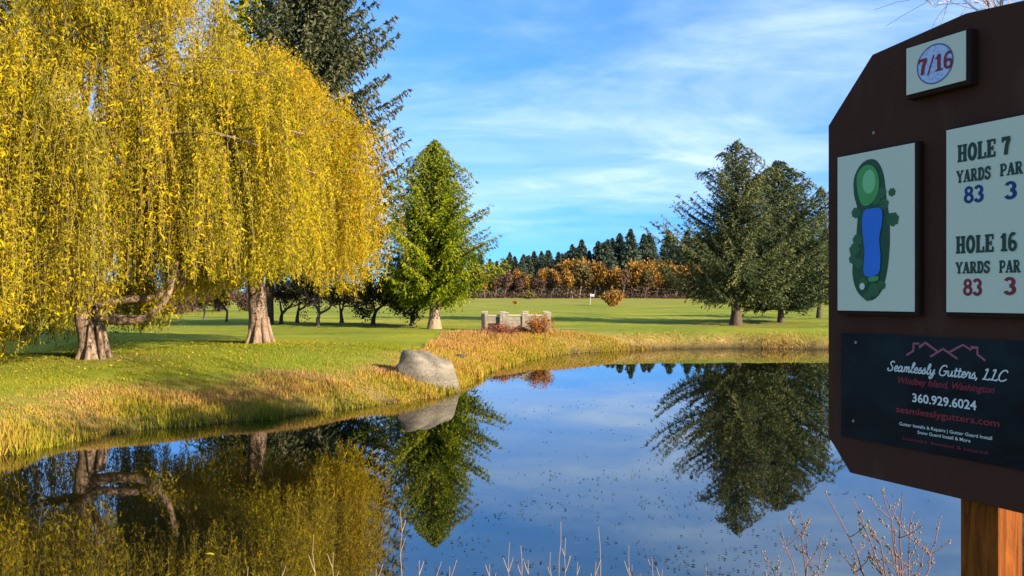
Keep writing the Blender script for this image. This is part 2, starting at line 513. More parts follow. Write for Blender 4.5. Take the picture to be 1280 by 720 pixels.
# long straw grass on the bank: broad beyond the boulder, narrow under the willows
wid = 2.6-1.1*sstep(4, 8, xf)*sstep(40, 43, yf)+gau(xf, yf, 1.5, 36, 6, 9, 4.2)+gau(xf, yf, -9, 19, 6, 3, .8)
rough = np.clip(1.15-dd/wid, 0, 1)*.95
rough = np.maximum(rough, gau(xf, yf, hx(118, 24), 24, 2.2, 1.6, .75)+gau(xf, yf, -10.1, 31.5, 3.5, 1.8, .55))
rough = np.maximum(rough, gau(xf, yf, hx(920, 60), 59, 5, 3, .7))
rough = np.maximum(rough, .25*sstep(100, 200, yf))
rough = np.maximum(rough, .75*sstep(300, 345, yf))
a_ = me.attributes.new('rough', 'FLOAT', 'POINT'); a_.data.foreach_set('value', rough.astype(np.float32))
mud = np.clip(1-(dd-.05)/.3, 0, 1)
mud = np.maximum(mud, (yf > 400)*1.0)
a_ = me.attributes.new('mud', 'FLOAT', 'POINT'); a_.data.foreach_set('value', mud.astype(np.float32))
tag(link('ground', me), kind='structure')

G = Geo()
wx = np.linspace(-19, 36, 24); wy = np.linspace(3.2, 52, 24)
X, Y = np.meshgrid(wx, wy); I = np.arange(24*24).reshape(24, 24)
G.add(np.stack([X.ravel(), Y.ravel(), np.zeros(576)], 1), np.stack([I[:-1, :-1], I[:-1, 1:], I[1:, 1:], I[1:, :-1]], -1).reshape(-1, 4))
tag(link('pond_water', G.mesh('pond_water', M['water'], True)), kind='structure')


# ------------------------------------------------------------------ grass geometry (nobody could count it)
def blades(name, pts, hgt, wd, var, mat, lean=.35, seed=1):
    r = np.random.default_rng(seed)
    n = len(pts)
    az = r.uniform(0, 2*PI, n); ln = r.uniform(0, lean, n)*hgt
    b = np.stack([np.cos(az), np.sin(az), 0*az], 1)
    la = r.uniform(0, 2*PI, n)
    tip = pts+np.stack([np.cos(la)*ln, np.sin(la)*ln, hgt], 1)
    mid = pts*.45+tip*.55; mid[:, 2] += .06*hgt
    w = wd[:, None]*b
    v = np.empty((n, 5, 3)); v[:, 0] = pts-w; v[:, 1] = pts+w; v[:, 2] = mid+w*.75; v[:, 3] = mid-w*.75; v[:, 4] = tip
    o = np.arange(n)[:, None]*5
    G = Geo(); G.add(v, o+np.array([0, 1, 2, 3]), o+np.array([3, 2, 4]), np.repeat(var, 5))
    return tag(link(name, G.mesh(name, mat)), kind='stuff')


def scatter(n, x0, x1, y0, y1, seed, keep):
    r = np.random.default_rng(seed)
    x = r.uniform(x0, x1, n); y = r.uniform(y0, y1, n); d = sdf(x, y)
    m = keep(x, y, d, r)
    x, y, d = x[m], y[m], d[m]
    return np.stack([x, y, height(x, y, d)-.02], 1), d, r


def lumpy(x, y, s, ph=0):
    return .5+.25*np.sin(x*s+ph+1.7*np.sin(y*s*.6))+.25*np.sin(y*s*1.3+ph*2+1.3*np.sin(x*s*.8))


# left bank
p, d, r = scatter(420000, -15, 0, 9, 30, 5, lambda x, y, d, r: (d > -.12) & (d < 3.4) & (r.random(len(x)) < np.clip(1.25-d/3.0, .1, 1)*(.2+.8*lumpy(x, y, 1.3)*lumpy(x, y, 4.1, 1)**.5)) & (y > 9))
h = (.08+.26*lumpy(p[:, 0], p[:, 1], .9, 2)**1.3)*r.uniform(.4, 1.25, len(p))*np.clip(1.2-d*.26, .25, 1)
far_in = np.clip((p[:, 1]-18)/6, 0, 1)
v = np.clip(.24+.24*np.clip(d, 0, 3)+.22*far_in*lumpy(p[:, 0], p[:, 1], 1.1, 4)+.42*(lumpy(p[:, 0], p[:, 1], 1.7)-.5)+r.normal(0, .14, len(p)), 0, 1)
blades('bank_grass', p, h, r.uniform(.006, .013, len(p)), v, M['bank_grass'], .45, 6)
# broad golden bank beyond the boulder and along the far shore
p, d, r = scatter(230000, -4, 9, 25, 46, 8, lambda x, y, d, r: (d > -.1) & (d < 6.0) & (x > -3.8) & (r.random(len(x)) < np.clip(1.1-d/6, .1, 1)*(.4+.6*lumpy(x, y, 1.0))))
h = (.10+.24*lumpy(p[:, 0], p[:, 1], .8, 1)**1.3)*r.uniform(.4, 1.3, len(p))
v = np.clip(.42+.10*np.clip(d, 0, 4)+.25*(lumpy(p[:, 0], p[:, 1], 1.2, 3)-.5)+r.normal(0, .13, len(p)), 0, 1)
blades('golden_grass', p, h, r.uniform(.009, .018, len(p)), v, M['bank_grass'], .45, 9)
p, d, r = scatter(200000, 5, 31, 43, 52, 11, lambda x, y, d, r: (d > -.1) & (d < 1.5) & (r.random(len(x)) < np.clip(1.1-d/1.5, .1, 1)*(.08+.6*lumpy(x, y, .9)**2)))
h = (.04+.20*lumpy(p[:, 0], p[:, 1], .7, 1)**1.6)*r.uniform(.4, 1.2, len(p))
v = np.clip(.6+.5*(lumpy(p[:, 0], p[:, 1], .8, 3)-.5)+r.normal(0, .15, len(p)), 0, 1)
blades('far_bank_grass', p, h, r.uniform(.012, .022, len(p)), v, M['bank_grass'], .45, 12)
# lawn tufts near the willows
p, d, r = scatter(150000, -19, 0, 16, 36, 14, lambda x, y, d, r: (d > 1.2) & (np.abs(x/y) < .68) & (r.random(len(x)) < .35+.65*lumpy(x, y, 1.9)))
v = np.clip(.42+.5*(lumpy(p[:, 0], p[:, 1], .7, 1)-.5)+np.clip(.35-(d-1.2)*.12, 0, .35)+r.normal(0, .14, len(p)), 0, 1)
blades('lawn_tufts', p, r.uniform(.03, .09, len(p)), r.uniform(.006, .012, len(p)), v, M['lawn_grass'], .8, 15)
# near bank below the frame
p, d, r = scatter(14000, -9, 8, 3.6, 8.5, 17, lambda x, y, d, r: (d > -.15) & (d < 2.8))
blades('near_bank_grass', p, r.uniform(.1, .32, len(p)), r.uniform(.003, .007, len(p)), np.clip(r.normal(.5, .2, len(p)), 0, 1), M['bank_grass'], .5, 18)


def litter(name, n, areas, seed, size=.05):
    r = np.random.default_rng(seed); P = []
    for cx, cy, rad, m in areas:
        a = r.uniform(0, 2*PI, m); q = rad*np.sqrt(r.random(m)); P.append(np.stack([cx+np.cos(a)*q, cy+np.sin(a)*q], 1))
    P = np.concatenate(P); d = sdf(P[:, 0], P[:, 1]); P = P[d > .2]; d = d[d > .2]
    c = np.column_stack([P, height(P[:, 0], P[:, 1], d)+.03]); n = len(c)
    a = unit(r.normal(0, 1, (n, 3))*[1, 1, .35])*size*r.uniform(.6, 1.2, (n, 1)); b = unit(np.cross(a, r.normal(0, .3, (n, 3))+[0, 0, 1]))*size*.4
    G = Geo(); G.kites(c, a, b, r.random(n))
    return tag(link(name, G.mesh(name, M['fallen_leaf'])), kind='stuff')


litter('fallen_leaves', 0, [(hx(118, 24), 24, 5.0, 1500), (-10.1, 32, 4, 900), (-5, 27, 5, 60)], 21)

# floating leaves and pads on the water
r = np.random.default_rng(31)
P = []
for _ in range(140):
    px = r.uniform(560, 1060); py = 372+ (r.uniform(.0, 1)**.8)*345+75*0
    if py < 448: continue
    d = EYE*F/(py-HZ); cx = hx(px, d)
    m = r.integers(2, 15)
    q_ = r.normal(0, .06*d**.9, m); P.append(np.column_stack([cx+q_, d+q_*r.uniform(-.5, .5)+r.normal(0, .012*d, m)]))
for _ in range(40):
    px = r.uniform(20, 620); py = r.uniform(570, 719); d = EYE*F/(py-HZ)
    m = r.integers(2, 8); P.append(np.column_stack([hx(px, d)+r.normal(0, .3, m), d+r.normal(0, .25, m)]))
P = np.concatenate(P); P = P[(sdf(P[:, 0], P[:, 1]) < -.3)]
n = len(P); th = np.arange(7)*2*PI/7
rad = r.uniform(.008, .022, n)*(1+.03*P[:, 1]); el = r.uniform(.25, .6, n); ro = r.uniform(0, PI, n)
ring = np.empty((n, 7, 3))
u = np.cos(th)[None]*rad[:, None]; w = np.sin(th)[None]*(rad*el)[:, None]
ring[:, :, 0] = P[:, :1]+u*np.cos(ro)[:, None]-w*np.sin(ro)[:, None]
ring[:, :, 1] = P[:, 1:]+u*np.sin(ro)[:, None]+w*np.cos(ro)[:, None]
ring[:, :, 2] = .006+r.uniform(0, .01, (n, 7))
cen = np.column_stack([P, np.full(n, .008)])[:, None]
v = np.concatenate([ring, cen], 1); o = np.arange(n)[:, None, None]*8
tri = np.array([[i, (i+1) % 7, 7] for i in range(7)])[None]+o
G = Geo(); G.add(v, None, tri.reshape(-1, 3), np.repeat(np.clip(r.normal(.4, .25, n), 0, 1), 8))
tag(link('floating_leaves', G.mesh('floating_leaves', M['pad'])), kind='stuff')


# ------------------------------------------------------------------ trees
def trunk_path(base, top, n, wob, r):
    t = np.linspace(0, 1, n)[:, None]
    p = np.asarray(base, float)*(1-t)+np.asarray(top, float)*t
    p[1:-1] += r.normal(0, wob, (n-2, 3))*[1, 1, .2]
    return p


def willow(base, H, R, fork, tr, hem, seed, label, nb=120, limbs=(), per=34, green=0.0, lowf=.14):
    r = np.random.default_rng(seed)
    root = empty('willow_tree', base, label, 'tree')
    T = Geo()
    # trunk with root flare
    m = 12; t = np.linspace(0, 1, m)
    tp = trunk_path((0, 0, -.25), (.15*R*r.normal(0, .4), .1*R*r.normal(0, .4), fork), m, .035*tr, r)
    rad = tr*(1-.22*t)*(1+.42*np.exp(-t*10))
    T.tubes(tp, rad, 14)
    # buttress ribs
    for a in np.arange(7)*2*PI/7+r.uniform(0, .4, 7):
        o = np.array([math.cos(a), math.sin(a), 0])
        pts = bez(o*tr*1.55+[0, 0, -.22], o*tr*1.0+[0, 0, .12], o*tr*.62+[0, 0, 1.0], 9)
        T.tubes(pts, np.linspace(tr*.28, tr*.24, 9), 8)
    ends = []
    top = tp[-1]
    nl = 8
    limbp = []
    for i in range(nl):
        a = i*2*PI/nl+r.uniform(-.3, .3); rr = R*r.uniform(.35, .6) if i else 0
        e = np.array([math.cos(a)*rr, math.sin(a)*rr, fork+(H-fork)*r.uniform(.5, .75) if i else H*.88])
        p = bez(top-[0, 0, .5], top+[math.cos(a)*rr*.35, math.sin(a)*rr*.35, (e[2]-fork)*.25], e, 12)
        p[2:-1] += r.normal(0, .09, (9, 3)); limbp.append(p)
    T.tubes(np.array(limbp), np.array([np.linspace(tr*r.uniform(.34, .46), tr*.10, 12) for _ in limbp]), 9)
    for pts, r0, r1 in limbs:
        p = catmull(pts, 5); T.tubes(p, np.linspace(r0, r1, len(p)), 10)
        limbp.append(p[np.linspace(0, len(p)-1, 12).astype(int)])
    # branches out to the dome
    zc = fork+(H-fork)*.36
    B = []
    ga = PI*(3-5**.5)
    for i in range(nb):
        f = (i+.5)/nb; el = math.asin(1-1.22*f) if 1-1.22*f > -1 else -.3
        a = i*ga+r.uniform(-.3, .3); q = r.uniform(.55, 1.0)
        ce, se = math.cos(el), math.sin(el)
        e = np.array([math.cos(a)*R*ce*q, math.sin(a)*R*ce*q, zc+((H-zc) if se > 0 else (zc-fork)*.8)*se*(.6+.4*q)+r.normal(0, .25)])
        lp = np.concatenate([x[4:] for x in limbp[:nl]]); o = lp[np.argmin(((lp-e*[.55, .55, .85])**2).sum(1)+r.uniform(0, 1.2, len(lp)))]
        mid = (o+e)/2+[0, 0, .22*np.linalg.norm(e-o)]+r.normal(0, .2, 3)
        B.append(bez(o, mid, e, 9))
    B = np.array(B)
    T.tubes(B, np.linspace(.055, .018, 9)[None]*r.uniform(.8, 1.3, (nb, 1)), 5)
    tm = T.mesh('willow_trunk', M['willow_bark'], True)
    link('trunk', tm, root)
    # strands hang in tassels from nodes along the branches
    nodes, nb_i = [], []
    npn = per
    for i in range(nb):
        u = r.uniform(.28, 1.0, npn)**.8*8
        j = np.minimum(u.astype(int), 7); fr = (u-j)[:, None]
        nodes.append(B[i, j]*(1-fr)+B[i, j+1]*fr+r.normal(0, .22, (npn, 3))); nb_i.append(np.full(npn, i))
    for lp in limbp[nl:]:
        nn = 9
        u = r.uniform(.5, 1, nn)*11; j = np.minimum(u.astype(int), 10); fr = (u-j)[:, None]
        nodes.append(lp[j]*(1-fr)+lp[j+1]*fr); nb_i.append(r.integers(0, nb, nn))
    nodes = np.concatenate(nodes); nb_i = np.concatenate(nb_i); nnod = len(nodes)
    nlen = np.where(nodes[:, 2] > zc+1.5, r.uniform(.5, 2.0, nnod), r.uniform(1.2, 4.0, nnod))+30*((r.random(nnod) < lowf*1.7) & (nodes[:, 2] < zc+3.5))
    nout = unit(nodes*[1, 1, 0]+r.normal(0, 1.3, nodes.shape)*[1, 1, 0])
    nvar = r.normal(0, .10, nnod)
    cnt = r.integers(4, 11, nnod)
    ni = np.repeat(np.arange(nnod), cnt)
    st = nodes[ni]+r.normal(0, .17, (len(ni), 3)); bi = nb_i[ni]
    ns = len(st)
    out = unit(nout[ni]+r.normal(0, .45, st.shape)*[1, 1, 0])
    floor = hem(st[:, 0], st[:, 1])+r.exponential(.55, ns)
    Ls = np.minimum(nlen[ni]*r.uniform(.55, 1.1, ns), np.maximum(st[:, 2]-floor, .3))
    ms = 7
    t = np.linspace(0, 1, ms)[None, :, None]
    sw = (r.uniform(.25, 1.05, ns)*np.minimum(Ls, 1.6)/1.6)[:, None, None]
    SP = st[:, None]+out[:, None]*sw*(1-np.exp(-t*3.2))+np.array([0, 0, 1.])*(.16*np.sin(np.minimum(t*4, PI))*sw-Ls[:, None, None]*t)
    SP[:, 1:] += np.cumsum(r.normal(0, .075, (ns, ms-1, 3)), 1)*[1, 1, .2]
    # thin twigs as ribbons
    TG = Geo()
    wv = unit(np.cross(out, [0, 0, 1.]))*.0045
    vv = np.stack([SP-wv[:, None], SP+wv[:, None]], 2)
    I = np.arange(ns*ms*2).reshape(ns, ms, 2)
    TG.add(vv, np.stack([I[:, :-1, 0], I[:, :-1, 1], I[:, 1:, 1], I[:, 1:, 0]], -1))
    o = link('twigs', TG.mesh('willow_twigs', M['willow_twig']), root); o['kind'] = 'stuff'
    # leaves
    nlv = np.maximum((Ls/.043).astype(int), 7)
    si = np.repeat(np.arange(ns), nlv); n = len(si)
    u = r.random(n)*(ms-1); j = np.minimum(u.astype(int), ms-2); fr = (u-j)[:, None]
    c = SP[si, j]*(1-fr)+SP[si, j+1]*fr
    a = unit(r.normal(0, .75, (n, 3))+[0, 0, -1.0])
    ln = np.clip(r.lognormal(-2.95, .38, n), .022, .13)[:, None]
    c = c+a*ln*.7+r.normal(0, .05, (n, 3))
    b = unit(np.cross(a, r.normal(0, 1, (n, 3))))*(.006+.16*ln*r.uniform(.7, 1.4, (n, 1)))
    bv = np.clip(r.normal(0, .12, nb), -.2, .16); sv = r.normal(0, .10, ns)+nvar[ni]
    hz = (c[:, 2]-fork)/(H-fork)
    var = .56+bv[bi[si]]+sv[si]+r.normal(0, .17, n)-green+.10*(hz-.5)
    G = Geo(); G.blades3(c, a*ln, b*1.25, np.clip(var, 0, 1))
    o = link('crown', G.mesh('willow_crown', M['willow_leaf']), root)
    return root


b1 = Vector((hx(118, 24), 24, 0)); b1.z = gz(b1.x, b1.y)


def hem1(x, y):       # leaf curtain comes low on the outside left, high on the right where the limb shows
    return .30+.85*sstep(-1.6, .4, x)+1.1*sstep(.6, 3.2, x)-.75*gau(x, y, -1.8, -3.2, 1.0, 3, 1.0)


willow(b1, 13.6, 6.5, 2.1, .34, hem1, 41, 'broad yellow weeping willow with low curved limb at the water side', nb=180, per=7, green=.11, lowf=.24,
       limbs=[([(0, 0, 1.3), (.8, -.2, 1.15), (1.75, -.3, 1.25), (2.35, -.35, 1.9), (2.6, -.3, 2.9)], .19, .07),
              ([(0, 0, 1.6), (.7, .5, 1.75), (1.6, .7, 1.85), (2.4, .9, 2.5), (2.9, 1.0, 3.6)], .15, .06),
              ([(0, 0, 1.5), (-.9, .2, 1.9), (-1.9, .2, 2.1), (-3.0, .3, 3.0), (-3.6, .4, 4.2)], .17, .06),
              ([(0, 0, 1.7), (-.5, -.8, 2.2), (-1.4, -1.8, 3.0), (-1.9, -2.6, 4.2), (-2.0, -3.2, 5.0)], .18, .08)])
b2 = Vector((hx(325, 32), 32, 0)); b2.z = gz(b2.x, b2.y)


def hem2(x, y):
    return 2.45+.55*np.sin(x*1.3+1)+.35*np.sin(y*1.7+x*2.9)+.2*np.abs(x)*.2


willow(b2, 12.4, 4.8, 3.1, .40, hem2, 52, 'golden dome shaped weeping willow on the mound with thick straight trunk', nb=150, per=7, green=.0)


def conifer(name, base, H, z0, prof, seed, label, mat, bark, tr=.3, nb=230, droop=.25, up=.30, rise=0.35, spc=.22, kl=.19, kw=.055, group=None, lat=.42, dead=0, extra=(), hang=.35, vb=.5, ds=.11, slope=.75, rag=(.72, 1.12), lean=0.0):
    r = np.random.default_rng(seed)
    root = empty(name, base, label, 'tree', group)
    T = Geo()
    m = 14; t = np.linspace(0, 1, m)
    tp = trunk_path((0, 0, -.2), (r.normal(0, .1), r.normal(0, .1), H*.985), m, .03, r); tp[:2, :2] = 0
    tp[:, 0] += lean*t*t**.3
    T.tubes(tp, tr*(1-t)**.85*(1+.6*np.exp(-t*26))+.012, 10)
    specs = []
    ga = PI*(3-5**.5)
    for i in range(nb):
        f = ((i+.5)/nb)**1.0
        az = i*ga+r.uniform(-.35, .35)
        z = z0+(H*.985-z0)*f
        L = prof(f, az)*r.uniform(*rag)
        specs.append((z, az, max(L, .12), f))
    ncl = len(specs)
    for (f, az, L) in extra: specs.append((z0+(H-z0)*f, az, L, f))
    C, A, Bv, VV = [], [], [], []
    BP = []; BR = []
    for si_, (z, az, L, f) in enumerate(specs):
        o = np.array([math.cos(az), math.sin(az), 0])
        s = np.linspace(0, 1, 9)[:, None]
        k0 = -droop*(1-f)+rise*f*1.3; k1 = up*(1-.5*f)
        p = np.array([np.interp(z, tp[:, 2], tp[:, 0]), np.interp(z, tp[:, 2], tp[:, 1]), z])+o*L*s+np.array([0, 0, 1.])*L*(k0*s+k1*s**2.2)
        sid = np.array([-o[1], o[0], 0]); p += sid*r.normal(0, .07)*L*s**2
        rr_ = np.hypot(p[:, 0]-p[0, 0], p[:, 1]-p[0, 1]); p[:, 2] = np.minimum(p[:, 2], H-slope*rr_*(.35 if si_ >= ncl else 1)-.25*r.random())
        BP.append(p); BR.append(np.linspace(.012+.011*L, .006, 9))
        nn = max(int(L/spc), 2)
        u = (np.arange(nn)+r.random(nn))/nn; u = .12+.88*u
        for side in (-1, 1, 0):
            if side == 0:
                u2 = np.concatenate([u, r.uniform(.25, 1, nn)]); l = np.full(len(u2), .22)
            else: u2 = u; l = np.clip(lat*L*(1-u2)+.22, .2, 1.35)*r.uniform(.6, 1.15, nn)
            j = np.minimum((u2*8).astype(int), 7); fr = (u2*8-j)[:, None]
            q = p[j]*(1-fr)+p[j+1]*fr
            tan = unit(p[j+1]-p[j])
            if side == 0: dr = unit(tan+r.normal(0, .5, tan.shape))
            else: dr = unit(tan*.75+sid*side*.9+np.array([0, 0, -hang*.6])+r.normal(0, .16, tan.shape))
            cnt = np.maximum((l/ds).astype(int), 2)
            ii = np.repeat(np.arange(len(u2)), cnt); n = len(ii)
            w = r.random(n)
            c = q[ii]+dr[ii]*(l[ii]*w)[:, None]+np.array([0, 0, -1.])*(hang*.45*l[ii]*w**2)[:, None]+r.normal(0, .035, (n, 3))
            ad = unit(dr[ii]+r.normal(0, .45, (n, 3))+np.array([0, 0, -hang*.5]))
            C.append(c); A.append(ad*kl*r.uniform(.55, 1.15, (n, 1)))
            bd = unit(np.cross(ad, r.normal(0, .7, (n, 3))+[0, 0, 1])); Bv.append(bd*kw*r.uniform(.7, 1.3, (n, 1)))
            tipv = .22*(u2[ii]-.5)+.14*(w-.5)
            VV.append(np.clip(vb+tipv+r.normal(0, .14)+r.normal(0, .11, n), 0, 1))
    T.tubes(np.array(BP), np.array(BR), 4)
    if dead:
        dp = []
        for i in range(dead):
            az = r.uniform(0, 2*PI); z = z0*r.uniform(.55, 1.1); o = np.array([math.cos(az), math.sin(az), r.uniform(-.3, .1)]); L = r.uniform(.8, 2.4)
            dp.append(np.array([0, 0, z])+o*L*np.linspace(0, 1, 5)[:, None]+r.normal(0, .04, (5, 3)))
        T.tubes(np.array(dp), np.tile(np.linspace(.03, .008, 5), (dead, 1)), 4)
    link('trunk', T.mesh(name+'_trunk', bark, True), root)
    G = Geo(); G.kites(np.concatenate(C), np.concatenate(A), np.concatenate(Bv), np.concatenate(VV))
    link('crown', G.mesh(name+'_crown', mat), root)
    return root


def lobes(az, n, ph, amp):
    return 1+amp*math.sin(az*n+ph)


def place(px, d):
    x = hx(px, d); return Vector((x, d, gz(x, d)))


# tall dark spruce behind the golden willow
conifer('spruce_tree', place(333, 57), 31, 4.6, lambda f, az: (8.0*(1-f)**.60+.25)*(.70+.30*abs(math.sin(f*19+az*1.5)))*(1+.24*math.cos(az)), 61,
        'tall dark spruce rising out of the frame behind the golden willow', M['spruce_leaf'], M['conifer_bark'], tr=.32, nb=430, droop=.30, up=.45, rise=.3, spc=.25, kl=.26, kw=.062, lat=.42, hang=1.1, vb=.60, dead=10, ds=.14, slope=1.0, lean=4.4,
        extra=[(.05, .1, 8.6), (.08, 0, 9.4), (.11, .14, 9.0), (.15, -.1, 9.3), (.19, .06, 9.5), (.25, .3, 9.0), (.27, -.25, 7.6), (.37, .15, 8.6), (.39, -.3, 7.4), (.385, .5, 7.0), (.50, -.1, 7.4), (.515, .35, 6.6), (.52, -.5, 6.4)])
# second, brighter evergreen peeping over the left willow
conifer('evergreen_tree', place(316, 75), 36.0, 17, lambda f, az: 5.2*(1-f)**.7+.2, 63,
        'green evergreen whose top peeps between the willow and the tall dark spruce', M['cedar_leaf'], M['conifer_bark'], tr=.2, nb=150, spc=.3, kl=.26, kw=.09, vb=.4)


# cedar at the bank
def cedar_prof(f, az):
    w = 4.6*min(1, (f+.10)/.22)**.5*(1-f)**.80+.10
    return w*(1+.13*math.sin(az*5+f*23)+.10*math.sin(az*3-f*41))


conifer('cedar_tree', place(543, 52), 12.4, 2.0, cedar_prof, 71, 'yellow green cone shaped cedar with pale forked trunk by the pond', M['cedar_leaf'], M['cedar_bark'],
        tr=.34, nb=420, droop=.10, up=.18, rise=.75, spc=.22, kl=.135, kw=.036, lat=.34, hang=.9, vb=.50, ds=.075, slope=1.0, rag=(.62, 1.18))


# spruce across the pond with long upswept branches
def sp_prof(f, az):
    side = math.cos(az)                   # +1 towards the photo's right
    w = (6.0+.5*side)*(1-f)**.85+.25
    if f < .10: w *= .62+3*f
    return w*(.86+.42*math.sin(f*31+az*2)+.14*math.sin(az*3+f*11))


conifer('spruce_tree', place(920, 60), 14.0, 1.75, sp_prof, 81, 'wide olive spruce with long upswept branches across the pond', M['bluespruce_leaf'], M['conifer_bark'], tr=.34, nb=270, droop=.18, up=.50, rise=.45,
        spc=.20, kl=.165, kw=.034, lat=.38, hang=.55, vb=.68, ds=.085, slope=.80, rag=(.50, 1.25),
        extra=[(.22, PI*.98, 6.9), (.25, PI*1.04, 6.3), (.30, PI*1.0, 5.6), (.38, PI*1.02, 5.0), (.42, PI*.96, 4.6), (.47, PI*1.03, 3.6), (.05, PI*1.0, 6.2), (.08, PI*1.05, 6.6), (.10, PI*.95, 5.8), (.02, PI*.97, 5.2), (.28, -.05, 5.6), (.36, .05, 4.9), (.42, 0, 4.2)])
conifer('spruce_tree', place(976, 63), 12.9, 1.0, lambda f, az: (5.6*(1-f)**.66+.2)*(1+.2*math.sin(f*27+az*2)), 83, 'darker spruce close behind the wide olive spruce', M['bluespruce_leaf'], M['conifer_bark'], tr=.2, nb=240, droop=.1, up=.35, rise=.5,
        spc=.24, kl=.2, kw=.042, lat=.32, hang=.3, vb=.48, ds=.1, slope=.75, rag=(.55, 1.25))
conifer('fir_tree', place(1024, 76), 12.6, 1.4, lambda f, az: (2.9*(1-f)**.8+.15)*(1+.25*math.sin(f*33+az*2)), 85, 'slim grey green fir half hidden at the sign edge', M['bluespruce_leaf'], M['conifer_bark'], tr=.2, nb=120, droop=.05, up=.3, rise=.5,
        spc=.26, kl=.22, kw=.045, hang=.3, vb=.6, slope=1.5)


# ------------------------------------------------------------------ branching trees
def grow(r, base, d0, L, rad, depth, kids=(3, 4), spread=.7, upb=.25, shrink=.68, m=6, wob=.10):
    levels = [[] for _ in range(depth)]
    radii = [[] for _ in range(depth)]
    tips = []

    def rec(p, d, L, rad, k):
        pts = [np.array(p)]
        dd = d
        for i in range(m-1):
            dd = unit(dd+r.normal(0, wob, 3)+np.array([0, 0, upb*.15]))
            pts.append(pts[-1]+dd*L/(m-1))
        pts = np.array(pts); levels[k].append(pts); radii[k].append(np.linspace(rad, rad*.55, m))
        if k == depth-1: tips.append(pts); return
        for c in range(r.integers(kids[0], kids[1]+1)):
            t = r.uniform(.45, 1.0) if k else r.uniform(.75, 1)
            j = min(int(t*(m-1)), m-2)
            nd = unit(dd+r.normal(0, spread, 3)+np.array([0, 0, upb]))
            rec(pts[j]*(1-(t*(m-1)-j))+pts[j+1]*(t*(m-1)-j), nd, L*shrink*r.uniform(.75, 1.2), rad*.52, k+1)
    rec(base, unit(np.array(d0, float)), L, rad, 0)
    return levels, radii, np.array(tips)


def branching(name, base, label, cat, seed, L, rad, depth, bark, twig, kids=(3, 4), spread=.7, upb=.25, shrink=.68, leaf=None, nleaf=0, kl=.08, kw=.03, group=None, minr=.006, clus=.12, lean=(0, 0, 1), vb=.5, thick=2):
    r = np.random.default_rng(seed)
    root = empty(name, base, label, cat, group)
    lv, rd, tips = grow(r, (0, 0, -.15), lean, L, rad, depth, kids, spread, upb, shrink)
    T = Geo()
    for i in range(min(thick, depth)):
        R_ = np.maximum(np.array(rd[i]), minr)
        if i == 0: R_[:, 0] *= 1.5; R_[:, 1] *= 1.1
        T.tubes(np.array(lv[i]), R_, 8)
    link('trunk', T.mesh(name+'_trunk', bark, True), root)
    if depth > thick:
        C = Geo()
        for i in range(thick, depth): C.tubes(np.array(lv[i]), np.maximum(np.array(rd[i]), minr), 3)
        link('branches', C.mesh(name+'_branches', twig), root)
    if leaf and nleaf:
        i = r.integers(0, len(tips), nleaf); j = r.integers(0, tips.shape[1], nleaf)
        c = tips[i, j]+r.normal(0, clus, (nleaf, 3))
        a = unit(r.normal(0, 1, (nleaf, 3))+[0, 0, -.4])*kl*r.uniform(.6, 1.2, (nleaf, 1)); b = unit(np.cross(a, r.normal(0, 1, (nleaf, 3))))*kw
        tv = r.normal(0, .15, len(tips))
        G = Geo(); G.kites(c, a, b, np.clip(vb+tv[i]+r.normal(0, .12, nleaf), 0, 1))
        link('crown', G.mesh(name+'_crown', leaf), root)
    return root


orch = [(352, 58, 3.5, 0, 'gnarled bare fruit tree close beside the golden willow trunk'),
        (372, 63, 3.7, 0, 'bare fruit tree with twin dark stems, second from the willow trunk'),
        (397, 54, 3.6, 1, 'dark spreading fruit tree with crossed limbs, middle of the orchard row'),
        (427, 60, 3.3, 0, 'bare fruit tree with sunlit grey trunk in the orchard row'),
        (466, 56, 3.9, 2, 'round dark leafy fruit tree next to the cedar end of the row'),
        (515, 55, 3.8, 2, 'dark green leafy fruit tree almost touching the cedar')]
for i, (px, d, h, kind, lab) in enumerate(orch):
    branching('fruit_tree', place(px, d), lab, 'tree', 100+i, h*.30, .18, 6, M['dark_bark'], M['bare_twig'], (3, 3), .60, .30, .88,
              M['orchard_leaf'] if kind else (M['far_brown']), (0, 3200, 7000)[kind] if kind else 2600, .10, .05, 'fruit trees in the orchard row', .012, .22, vb=(.35, .3, .3)[kind])
for i, (px, d, h, lab) in enumerate([(283, 66, 3.6, 'pale bare shrubby tree left of the golden willow trunk'), (255, 72, 3.2, 'small pale bare tree beyond the curved willow limb'),
                                     (30, 60, 4.5, 'brown bare tree at the far left beyond the leaf curtain'), (-18, 52, 5.0, 'bare tree at the left frame edge behind the willow')]):
    branching('bare_tree', place(px, d), lab, 'tree', 130+i, h*.33, .12, 5, M['dark_bark'], M['pale_twig'] if i < 2 else M['bare_twig'], (3, 4), .65, .25, .76, M['far_brown'], 1500, .10, .04, 'bare trees beyond the left willow', .012, .2, vb=.6)
# bare tree beside the sign: trunk outside the frame, thin twigs over the board
branching('bare_tree', Vector((8.25, 12.6, gz(8.25, 12.6))), 'bare tree whose thin pinkish twigs show above the sign', 'tree', 151, 3.7, .13, 7, M['pale_twig'], M['pink_twig'], (3, 4), .62, .26, .74, minr=.0042, thick=3, lean=(-.16, .0, 1))

branching('birch_tree', Vector((10.2, 4.6, gz(10.2, 4.6))), 'birch on the right bank whose shade falls over the pond', 'tree', 163, 3.3, .16, 6, M['pale_twig'], M['bare_twig'], (3, 4), .5, .35, .72, M['far_autumn'], 4500, .13, .07, minr=.006, clus=.3)

ORD = 'first second third fourth fifth sixth seventh eighth ninth tenth eleventh twelfth thirteenth fourteenth fifteenth sixteenth seventeenth eighteenth nineteenth twentieth twenty-first twenty-second twenty-third twenty-fourth'.split()
